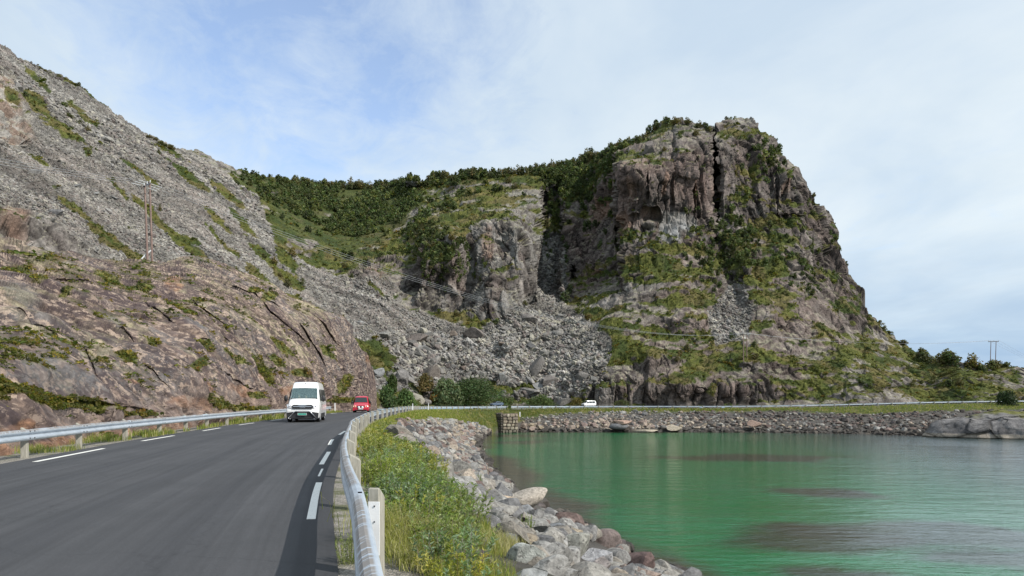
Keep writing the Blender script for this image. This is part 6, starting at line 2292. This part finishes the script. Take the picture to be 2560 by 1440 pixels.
def mirror_part(parent, x, y, z, s=1.0):
    V, T = ICO[2]
    V = V * np.array([.11, .07, .19]) * s + np.array([x, y, z])
    m = part(parent, 'wing_mirror', V, T=T, mat=M_BLACKP, smooth=True)
    V, Q = box_arrays((x * .93, y + .03, z - .06 * s), (.09 * s, .02, .02))
    part(m, 'mirror_arm', V, Q=Q, mat=M_BLACKP)


def text_part(parent, txt, loc, rot, size, mat, name, ext=.006):
    cu = bpy.data.curves.new(name, 'FONT')
    cu.body = txt
    cu.size = size
    cu.extrude = ext
    cu.align_x = 'CENTER'
    cu.align_y = 'CENTER'
    cu.materials.append(mat)
    o = bpy.data.objects.new(name, cu)
    o.location = loc
    o.rotation_euler = rot
    me = bpy.data.meshes.new_from_object(o)
    me.materials.clear()
    me.materials.append(mat)
    o2 = bpy.data.objects.new(name, me)
    o2.location, o2.rotation_euler = loc, rot
    o2.parent = parent
    COL.objects.link(o2)
    bpy.data.objects.remove(o)
    return o2


FRONT = (math.radians(90), 0, 0)


def white_van():
    # stands so that the nose points at -Y; local origin = ground under the nose
    e = root('passenger_van', "white high-roof passenger van with a green number plate driving toward the viewer", 'van', (-13.95, 46.6, .03), math.radians(10.5), scale=1.05)
    st = [(0, .34, .70, .86, .86, .90, .78), (.07, .24, .78, 1.06, .96, .985, .86), (.22, .22, .86, 1.22, 1.0, 1.01, .90), (.60, .22, 1.0, 1.42, 1.02, 1.02, .90), (.98, .22, 1.18, 1.52, 1.02, 1.02, .885), (1.58, .22, 1.22, 2.20, 1.02, 1.02, .83),
          (1.86, .22, 1.22, 2.47, 1.02, 1.02, .82), (2.25, .22, 1.22, 2.61, 1.02, 1.02, .815), (3.4, .22, 1.22, 2.64, 1.02, 1.02, .815), (5.5, .22, 1.22, 2.62, 1.02, 1.02, .815), (5.86, .24, 1.22, 2.52, 1.01, 1.01, .79), (5.92, .34, 1.2, 2.38, .98, .98, .74)]
    G, ys = body_shell(st)
    tops = (9, 10, 11, 12)
    i0, i1 = 4 * 3, 5 * 3
    body = shell_obj(e, G, M_VWHITE, hole=lambda i, k, nc: i0 <= i < i1 and k in (8, 9, 10, 11, 12, 13))
    # windscreen
    wz = lambda y: np.interp(y, [.98, 1.58], [1.52, 2.20])
    ww_ = lambda y: np.interp(y, [.98, 1.58], [.83, .775])
    panel(e, 'windscreen', [(-ww_(.99), .985, wz(.985)), (ww_(.99), .985, wz(.985)), (ww_(1.57), 1.575, wz(1.575)), (-ww_(1.57), 1.575, wz(1.575))], M_GLASS, .004)
    rbar(e, 'wiper', [(-.62, .97, 1.555), (-.05, .99, 1.565)], .012, M_BLACKP)
    rbar(e, 'wiper', [(.05, .97, 1.555), (.66, .99, 1.565)], .012, M_BLACKP)
    # cabin inside
    V, Q = box_arrays((0, 1.12, 1.30), (.80, .26, .16))
    part(e, 'dashboard', V, Q=Q, mat=M_BLACKP, bevel=.03)
    V, Q = box_arrays((0, 2.75, 1.5), (.80, .02, .9))
    part(e, 'cabin_wall', V, Q=Q, mat=M_BLACKP)
    V, Q = box_arrays((0, 1.9, .62), (.85, .7, .04))
    part(e, 'cabin_floor', V, Q=Q, mat=M_BLACKP)
    for x in (-.45, .02, .47):
        V, Q = box_arrays((x, 2.36, 1.42), (.20, .06, .42))
        sx = part(e, 'seat', V, Q=Q, mat=M_BLACKP, bevel=.04)
        V, Q = box_arrays((x, 2.10, .98), (.20, .26, .07))
        part(sx, 'cushion', V, Q=Q, mat=M_BLACKP, bevel=.03)
    # bonnet crease, grille, lamps, bumper
    panel(e, 'grille', [(-.60, -.035, .86), (.60, -.035, .86), (.66, -.02, 1.02), (.56, .02, 1.12), (-.56, .02, 1.12), (-.66, -.02, 1.02)], M_BLACKP, .03, bevel=.01)
    panel(e, 'grille_bar', [(-.56, -.075, .995), (.56, -.075, .995), (.56, -.07, 1.02), (-.56, -.07, 1.02)], M_CHROME, .008)
    panel(e, 'badge_bar', [(-.30, -.05, 1.075), (.30, -.05, 1.075), (.10, -.045, 1.13), (-.10, -.045, 1.13)], M_CHROME, .012)
    text_part(e, 'MAN', (0, -.085, .955), FRONT, .15, M_CHROME, 'emblem', .01)
    for sx in (-1, 1):
        pts = [(sx * .68, -.03, .90), (sx * .93, .10, .93), (sx * .985, .24, 1.14), (sx * .74, .07, 1.14), (sx * .66, -.005, 1.05)]
        if sx > 0:
            h = panel(e, 'headlamp', pts, M_LAMP, .025, bevel=.006)
        else:
            h = panel(e, 'headlamp', pts[::-1], M_LAMP, .025, bevel=.006)
        lens(h, 'bulb', (sx * .80, .0, 1.03), .055, .05, M_RIM, -.02)
    panel(e, 'bumper', [(-.96, .02, .24), (.96, .02, .24), (.99, .03, .60), (.5, -.03, .68), (-.5, -.03, .68), (-.99, .03, .60)], M_BLACKP, .045, bevel=.015)
    for sx in (-1, 1):
        rbar(e, 'chrome_frame', [(sx * .42, -.10, .70), (sx * .50, -.10, .66), (sx * .86, -.09, .27), (sx * .70, -.08, .22)], .026, M_CHROME)
    rbar(e, 'chrome_frame', [(-.43, -.10, .71), (0, -.12, .72), (.43, -.10, .71)], .022, M_CHROME)
    pl = panel(e, 'number_plate', [(-.26, -.135, .47), (.26, -.135, .47), (.26, -.13, .59), (-.26, -.13, .59)], M_PLATEG, .008)
    for (x0, x1, z0, z1) in ((-.27, .27, .462, .472), (-.27, .27, .588, .598), (-.275, -.262, .462, .598), (.262, .275, .462, .598)):
        panel(pl, 'plate_border', [(x0, -.146, z0), (x1, -.146, z0), (x1, -.145, z1), (x0, -.145, z1)], M_WHITE, .003)
    lens(e, 'roof_marker', (0, 1.90, 2.50), .035, .035, M_BLACKP, -.05)
    V, T = ICO[2]
    part(e, 'rear_view_mirror', V * np.array([.10, .02, .04]) + np.array([0, 1.5, 2.03]), T=T, mat=M_BLACKP, smooth=True)
    # sides: windows, dark sill, doors
    for sx in (-1, 1):
        f = lambda z: sx * (np.interp(z, [1.22, 2.45], [1.035, .845]) + .004)
        def side(name, y0, y1, z0, z1, mat, th=.006, y0t=None):
            y0t_ = y0 if y0t is None else y0t
            pts = [(f(z0), y0, z0), (f(z0), y1, z0), (f(z1), y1, z1), (f(z1), y0t_, z1)]
            return panel(e, name, pts if sx > 0 else pts[::-1], mat, th)
        side('side_window', 1.28, 2.12, 1.36, 2.12, M_DGLASS, y0t=1.72)
        for (a, b) in ((2.24, 3.35), (3.43, 4.5), (4.58, 5.62)):
            side('side_window', a, b, 1.36, 2.12, M_DGLASS)
        side('window_pillar', 2.14, 2.22, 1.36, 2.12, M_VWHITE, .004)
        g = lambda z: sx * 1.035
        panel(e, 'sill_trim', [(g(0), .95 + .5, .26), (g(0), 4.2, .26), (g(0), 4.2, .56), (g(0), 1.45, .56)] if sx > 0 else [(g(0), 1.45, .26), (g(0), 1.45, .56), (g(0), 4.2, .56), (g(0), 4.2, .26)], M_BLACKP, .012)
        for (a, b) in ((1.32, 2.18), (2.22, 3.4)):
            for (y0, y1, z0, z1) in ((a, a + .012, .6, 1.3), (b, b + .012, .6, 1.3)):
                panel(e, 'door_gap', [(sx * 1.043, y0, z0), (sx * 1.043, y1, z0), (sx * 1.043, y1, z1), (sx * 1.043, y0, z1)], M_BLACKP, .002)
        V, Q = box_arrays((sx * 1.05, 2.02, 1.12), (.012, .08, .018))
        part(e, 'door_handle', V, Q=Q, mat=M_BLACKP)
        mirror_part(e, sx * 1.17, 1.28, 1.52, 1.15)
        wheel(e, sx * 1.0, 1.02, .345)
        wheel(e, sx * 1.0, 4.62, .345)
    V, Q = box_arrays((0, 2.9, .30), (.85, 2.6, .10))
    part(e, 'underbody', V, Q=Q, mat=M_BLACKP)
    return e


def small_van(name, label, mat, loc, rz, scale=1.0, lamps=M_LAMPY, aux=False, L=4.8, plate=M_WHITE):
    e = root(name, label, 'van', loc, rz, scale=scale)
    st = [(0, .32, .60, .74, .80, .84, .74), (.06, .24, .66, .84, .88, .90, .80), (.35, .20, .80, .96, .91, .915, .83), (.88, .20, .93, 1.14, .92, .92, .80), (1.48, .20, .98, 1.80, .92, .92, .72), (1.72, .20, .98, 1.91, .92, .92, .71), (3.2, .20, .98, 1.94, .92, .92, .71), (L - .25, .22, .98, 1.90, .92, .92, .70), (L, .34, .96, 1.70, .90, .90, .68)]
    G, ys = body_shell(st)
    shell_obj(e, G, mat)
    wz = lambda y: np.interp(y, [.88, 1.48], [1.14, 1.80])
    panel(e, 'windscreen', [(-.74, .90, wz(.90) + .012), (.74, .90, wz(.90) + .012), (.62, 1.44, wz(1.44) + .012), (-.62, 1.44, wz(1.44) + .012)], M_DGLASS, .008)
    panel(e, 'grille', [(-.42, -.01, .64), (.42, -.01, .64), (.42, .03, .80), (-.42, .03, .80)], M_BLACKP, .02)
    panel(e, 'bumper', [(-.90, .03, .25), (.90, .03, .25), (.90, .03, .50), (-.90, .03, .50)], mat if aux else M_BLACKP, .07, bevel=.02)
    panel(e, 'lower_grille', [(-.70, -.05, .27), (.70, -.05, .27), (.66, -.05, .36), (-.66, -.05, .36)], M_BLACKP, .01)
    for sx in (-1, 1):
        pts = [(sx * .50, -.0, .64), (sx * .84, .03, .64), (sx * .84, .10, .82), (sx * .52, .05, .82)]
        panel(e, 'headlamp', pts if sx > 0 else pts[::-1], lamps, .022, bevel=.006)
        if aux:
            lens(e, 'auxiliary_lamp', (sx * .20, -.10, .62), .13, .13, M_WHITE, -.05)
        f = lambda z: sx * (np.interp(z, [.98, 1.80], [.935, .735]) + .004)
        for (a, b, a2) in ((1.05, 1.98, 1.50), (2.06, 3.20, None), (3.28, L - .45, None)):
            pts = [(f(1.06), a, 1.06), (f(1.06), b, 1.06), (f(1.68), b, 1.68), (f(1.68), a2 or a, 1.68)]
            panel(e, 'side_window', pts if sx > 0 else pts[::-1], M_DGLASS, .005)
        mirror_part(e, sx * 1.05, 1.12, 1.20, .95)
        wheel(e, sx * .91, .92, .32, .2)
        wheel(e, sx * .91, 3.75 * L / 4.8, .32, .2)
    panel(e, 'number_plate', [(-.27, -.085, .40), (.27, -.085, .40), (.27, -.08, .51), (-.27, -.08, .51)], plate, .006)
    V, Q = box_arrays((0, L / 2, .28), (.78, L / 2 - .3, .09))
    part(e, 'underbody', V, Q=Q, mat=M_BLACKP)
    return e


def blue_car(label, loc, rz, scale):
    e = root('car', label, 'car', loc, rz, scale=scale)
    st = [(0, .30, .52, .60, .76, .80, .70), (.10, .22, .60, .72, .84, .86, .76), (.75, .18, .78, .90, .88, .88, .76), (1.15, .18, .84, .98, .88, .88, .70), (1.85, .18, .86, 1.40, .88, .88, .60), (2.4, .18, .88, 1.46, .88, .88, .58), (3.2, .18, .90, 1.42, .88, .88, .58), (3.95, .20, .92, 1.12, .87, .87, .62), (4.25, .30, .88, 1.0, .84, .84, .66)]
    G, ys = body_shell(st)
    shell_obj(e, G, M_VBLUE)
    panel(e, 'windscreen', [(-.66, 1.18, 1.02), (.66, 1.18, 1.02), (.54, 1.80, 1.385), (-.54, 1.80, 1.385)], M_DGLASS, .012)
    for sx in (-1, 1):
        f = lambda z: sx * (np.interp(z, [.88, 1.40], [.895, .625]) + .006)
        for (a, b, a2, b2) in ((1.35, 2.35, 1.85, 2.35), (2.42, 3.55, 2.42, 3.2)):
            pts = [(f(.93), a, .93), (f(.93), b, .93), (f(1.32), b2, 1.32), (f(1.32), a2, 1.32)]
            panel(e, 'side_window', pts if sx > 0 else pts[::-1], M_DGLASS, .006)
        pts = [(sx * .50, .02, .56), (sx * .82, .10, .58), (sx * .82, .16, .68), (sx * .52, .06, .68)]
        panel(e, 'headlamp', pts if sx > 0 else pts[::-1], M_LAMP, .02)
        mirror_part(e, sx * .96, 1.42, .95, .6)
        wheel(e, sx * .87, .80, .31, .19)
        wheel(e, sx * .87, 3.40, .31, .19)
    panel(e, 'grille', [(-.40, .0, .40), (.40, .0, .40), (.40, .03, .56), (-.40, .03, .56)], M_BLACKP, .02)
    return e


VAN = white_van()
small_van('red_van', "red van with two round white auxiliary lamps following the white van round the bend", M_VRED, (-17.4, 80.5, .0), math.radians(9), aux=True)


def on_road(px, dofs):
    ss = np.linspace(float(s_of_y(150)), SL - 2, 4000)
    P = off(ss, dofs)
    q, _ = proj(P)
    i = int(np.argmin(np.abs(q - px)))
    T = off(ss[i] + 1, dofs) - off(ss[i] - 1, dofs)
    return P[i], math.atan2(T[1], T[0])


P, a = on_road(1462, -2.6)
small_van('minivan', "small distant white minivan with dark windows on the far road", M_VWHITE, P + np.array([-.6, 0, .62]), a - math.radians(90) + math.radians(14), .80, lamps=M_LAMP)
P, a = on_road(1228, -2.6)
blue_car("small distant blue-grey car in front of the willow thicket on the far road", P + np.array([0, 0, .75]), a - math.radians(90) - math.radians(14), .78)


def seated_person(parent_e, x, y, z, label, skin, shirt, hair, s=1.0):
    """seated figure, one continuous skinned body; world transform copied from the vehicle it sits in"""
    M = Matrix.Translation(parent_e.location) @ Matrix.Rotation(parent_e.rotation_euler.z, 4, 'Z') @ Matrix.Translation((x, y, z))
    joints = {'pelvis': ((0, 0, .10), .15), 'belly': ((0, .03, .28), .14), 'chest': ((0, .03, .46), .155), 'neck': ((0, 0, .62), .055), 'head': ((0, -.02, .70), .075), 'crown': ((0, -.01, .80), .085),
              'shl': ((-.18, .03, .54), .062), 'ell': ((-.24, -.10, .33), .045), 'hal': ((-.14, -.34, .40), .032), 'shr': ((.18, .03, .54), .062), 'elr': ((.24, -.10, .33), .045), 'har': ((.14, -.34, .40), .032),
              'hpl': ((-.10, -.05, .10), .10), 'knl': ((-.13, -.42, .14), .07), 'ftl': ((-.13, -.46, -.28), .05), 'hpr': ((.10, -.05, .10), .10), 'knr': ((.13, -.42, .14), .07), 'ftr': ((.13, -.46, -.28), .05)}
    edges = [('pelvis', 'belly'), ('belly', 'chest'), ('chest', 'neck'), ('neck', 'head'), ('head', 'crown'), ('chest', 'shl'), ('shl', 'ell'), ('ell', 'hal'), ('chest', 'shr'), ('shr', 'elr'), ('elr', 'har'),
             ('pelvis', 'hpl'), ('hpl', 'knl'), ('knl', 'ftl'), ('pelvis', 'hpr'), ('hpr', 'knr'), ('knr', 'ftr')]

    def skinned(name, keys, eds, grow, mat):
        me = bpy.data.meshes.new(name)
        me.from_pydata([joints[k][0] for k in keys], [(keys.index(a), keys.index(b)) for a, b in eds], [])
        o = bpy.data.objects.new(name, me)
        COL.objects.link(o)
        o.modifiers.new('skin', 'SKIN')
        for i, k in enumerate(keys):
            rr = joints[k][1] + grow
            me.skin_vertices[0].data[i].radius = (rr, rr)
        me.skin_vertices[0].data[0].use_root = True
        sd = o.modifiers.new('sub', 'SUBSURF'); sd.levels = 1; sd.render_levels = 1
        me.materials.append(mat)
        return o
    ms, _, _ = principled('skin', skin, .6)
    mc, _, _ = principled('shirt_cloth', shirt, .9)
    mh, _, _ = principled('hair', hair, .8)
    keys = list(joints)
    b = skinned('person', keys, edges, 0, ms)
    b.matrix_world = M @ Matrix.Scale(s, 4)
    b['label'] = label
    b['category'] = 'person'
    k2 = ['pelvis', 'belly', 'chest', 'shl', 'ell', 'shr', 'elr']
    c = skinned('shirt', k2, [('pelvis', 'belly'), ('belly', 'chest'), ('chest', 'shl'), ('shl', 'ell'), ('chest', 'shr'), ('shr', 'elr')], .014, mc)
    c.parent = b
    V, T = ICO[3]
    V = V * np.array([.098, .105, .105]) + np.array([0, .012, .805])
    keep = [t for t in T if not (V[t].mean(0)[1] < -.03 and V[t].mean(0)[2] < .84)]
    h = part(None, 'hair', V, T=np.array(keep), mat=mh, smooth=True)
    h.parent = b
    V, T = ICO[2]
    for sx in (-1, 1):
        q = part(None, 'eye', V * .012 + np.array([sx * .032, -.092, .775]), T=T, mat=mh)
        q.parent = b
    q = part(None, 'nose', V * np.array([.012, .02, .02]) + np.array([0, -.10, .745]), T=T, mat=ms)
    q.parent = b
    return b


seated_person(VAN, .47, 2.08, 1.04, "driver in a dark shirt at the wheel of the white van", (.55, .36, .27), (.05, .06, .08), (.10, .06, .04))
seated_person(VAN, .02, 2.08, 1.04, "passenger in a grey top in the middle front seat of the white van", (.50, .33, .25), (.25, .26, .28), (.03, .025, .02), .97)
seated_person(VAN, -.45, 2.08, 1.04, "passenger in a pale blue shirt by the kerb-side window of the white van", (.55, .37, .28), (.35, .45, .55), (.25, .20, .15), .97)
V = np.array([[.19 * math.cos(a) + .47, 1.55 + .09 * math.sin(a), 1.46 + .17 * math.sin(a)] for a in np.arange(17) * 6.2832 / 16])
rbar(VAN, 'steering_wheel', V, .014, M_BLACKP)

# ================================================================== POWER LINES
M_INS, _, _ = principled('pale_insulator', (.55, .57, .58), .3)
M_WIRE, _, _ = principled('aluminium_wire', (.34, .35, .37), .5, .3)


def pole_frame(label, A, B, hA, hB, arm, r0, lean=(0, 0), stay=None, ins=True, arm_ext=1.2):
    """two-legged wooden pole with a crossarm"""
    e = root('power_pole', label, 'power pole')
    A, B = np.array(A, float), np.array(B, float)
    tA, tB = A + np.array([lean[0], lean[1], hA]), B + np.array([lean[0] * 1.0, lean[1], hB])
    for P0, P1 in ((A, tA), (B, tB)):
        V, T = stem_arrays([P0 - (0, 0, .8), P0 * .5 + P1 * .5, P1], r0, r0 * .72, 12)
        part(e, 'pole', V, T=T, mat=M_DARKW, smooth=True)
    d = tB - tA
    d /= np.linalg.norm(d)
    c0, c1 = tA - d * arm_ext, tB + d * arm_ext
    z = np.array([0, 0, -.12])
    V, T = stem_arrays([c0 + z, c1 + z], .11, .11, 4)
    part(e, 'crossarm', V, T=T, mat=M_BLACKP)
    pts = []
    for f in (.03, .5, .97):
        q = c0 + (c1 - c0) * f + z
        pts.append(q)
        V, T = stem_arrays([q + (0, 0, .1), q + (0, 0, .42)], .06, .05, 8)
        part(e, 'insulator', V, T=T, mat=M_INS, smooth=True)
    if stay is not None:
        V, T = stem_arrays(stay, .09, .09, 8)
        part(e, 'stay_guard', V, T=T, mat=M_INS, smooth=True)
    return pts


P0 = Pt(369, 655, 84.5); P1 = Pt(381, 658, 88.5)
L1 = pole_frame("tall two-legged wooden power pole on top of the lichen-covered rock slope", P0, P1, 9.3, 10.2, 0, .15, lean=(-.35, 0), stay=[Pt(346, 656, 84), Pt(361, 640, 84.5), Pt(377, 626, 85)], arm_ext=.7)
# strain insulators hanging as pale strings on both sides of the crossarm
for k, q in enumerate(L1):
    for sgn, dx in ((-1, -1.3), (1, 1.3)):
        a_ = np.array(q) + (dx * .35, 0, .1 if sgn < 0 else -.2)
        b_ = np.array(q) + (dx, sgn * .4, .28 if sgn < 0 else -.45)
        V, T = stem_arrays([a_, b_], .035, .035, 8)
        e = root('insulator_string', ("pale insulator string left of the tall wooden pole's crossarm, %s wire" if sgn < 0 else "pale insulator string right of the tall wooden pole's crossarm, %s wire") % ('nearest', 'middle', 'farthest')[k], 'insulator', group='insulator strings of the tall wooden pole')
        part(e, 'string', V, T=T, mat=M_INS, smooth=True)
Pa, _, _ = pick(MT, 1858, 910); Pb, _, _ = pick(MT, 1872, 908)
L2 = pole_frame("two-legged wooden power pole on the heathy slope above the far road", Pa, np.array([Pb[0], Pa[1] + 2.2, Pa[2]]), 8.2, 8.2, 0, .15, arm_ext=.9)
Pa, _, _ = pick(MT, 2477, 910)
L3 = pole_frame("two-legged wooden power pole against the sky on the low point at the right", Pa, Pa + np.array([2.05, .5, .1]), 8.6, 8.6, 0, .13, lean=(.25, 0), arm_ext=1.1)


def wire(A, B, sag, label, r_=.022, group='power wires'):
    A, B = np.array(A), np.array(B)
    t = np.linspace(0, 1, 26)[:, None]
    P = A + (B - A) * t
    P[:, 2] -= (4 * sag * t * (1 - t))[:, 0]
    V, T = stem_arrays(P, r_, r_, 4)
    e = root('power_wire', label, 'wire', group=group)
    part(e, 'strand', V, T=T, mat=M_WIRE, smooth=True)


for k in range(3):
    w = ('first', 'second', 'third')[k]
    wire(L1[k] + np.array([2.0, .4, -.4]), L2[k] + np.array([0, 0, .42]), 6.5, f"power wire crossing the boulder field from the tall pole, {w} from above", .016)
    wire(L2[k] + np.array([0, 0, .42]), L3[k] + np.array([0, 0, .42]), 2.0, f"power wire running over the slope to the pylon on the point, {w} of three", .016)
    wire(L1[k] + np.array([-1.9, -.4, .35]), np.array([-95.0 + k, 40 - k * 2, 34]), 3.0, f"power wire leaving the tall wooden pole toward the left edge, {w} of three", .016)
    wire(L3[k] + np.array([0, 0, .42]), np.array([230.0, 240 + k * 2, -2]), 3.0, f"power wire descending right from the pylon on the point, {w} of three", .02)

# ================================================================== DUCK ON THE WATER
def duck():
    D = 8 * F / 131.0
    P = np.array([D * (1207 - 1280) / F, D, ZW])
    e = root('duck', "pale grey duck floating near the dark rocks of the near bank", 'bird', P, math.radians(80), scale=1.25)
    V, T = ICO[3]
    B_ = V * np.array([.11, .26, .10]) + np.array([0, 0, .06])
    B_[:, 2] += np.clip(B_[:, 1] - .12, 0, None) * .5
    N_ = V * np.array([.04, .045, .10]) + np.array([0, -.20, .17])
    H_ = V * np.array([.05, .065, .05]) + np.array([0, -.22, .27])
    mg, _, _ = principled('duck_feathers', (.42, .38, .33), .8)
    mo, _, _ = principled('duck_bill', (.45, .30, .08), .5)
    part(e, 'body', np.concatenate([B_, N_, H_]), T=np.concatenate([T, T + len(V), T + 2 * len(V)]), mat=mg, smooth=True)
    V, T = ICO[2]
    part(e, 'bill', V * np.array([.022, .05, .014]) + np.array([0, -.30, .262]), T=T, mat=mo, smooth=True)
    part(e, 'tail', V * np.array([.05, .09, .02]) + np.array([0, .27, .14]), T=T, mat=mg, smooth=True)


duck()
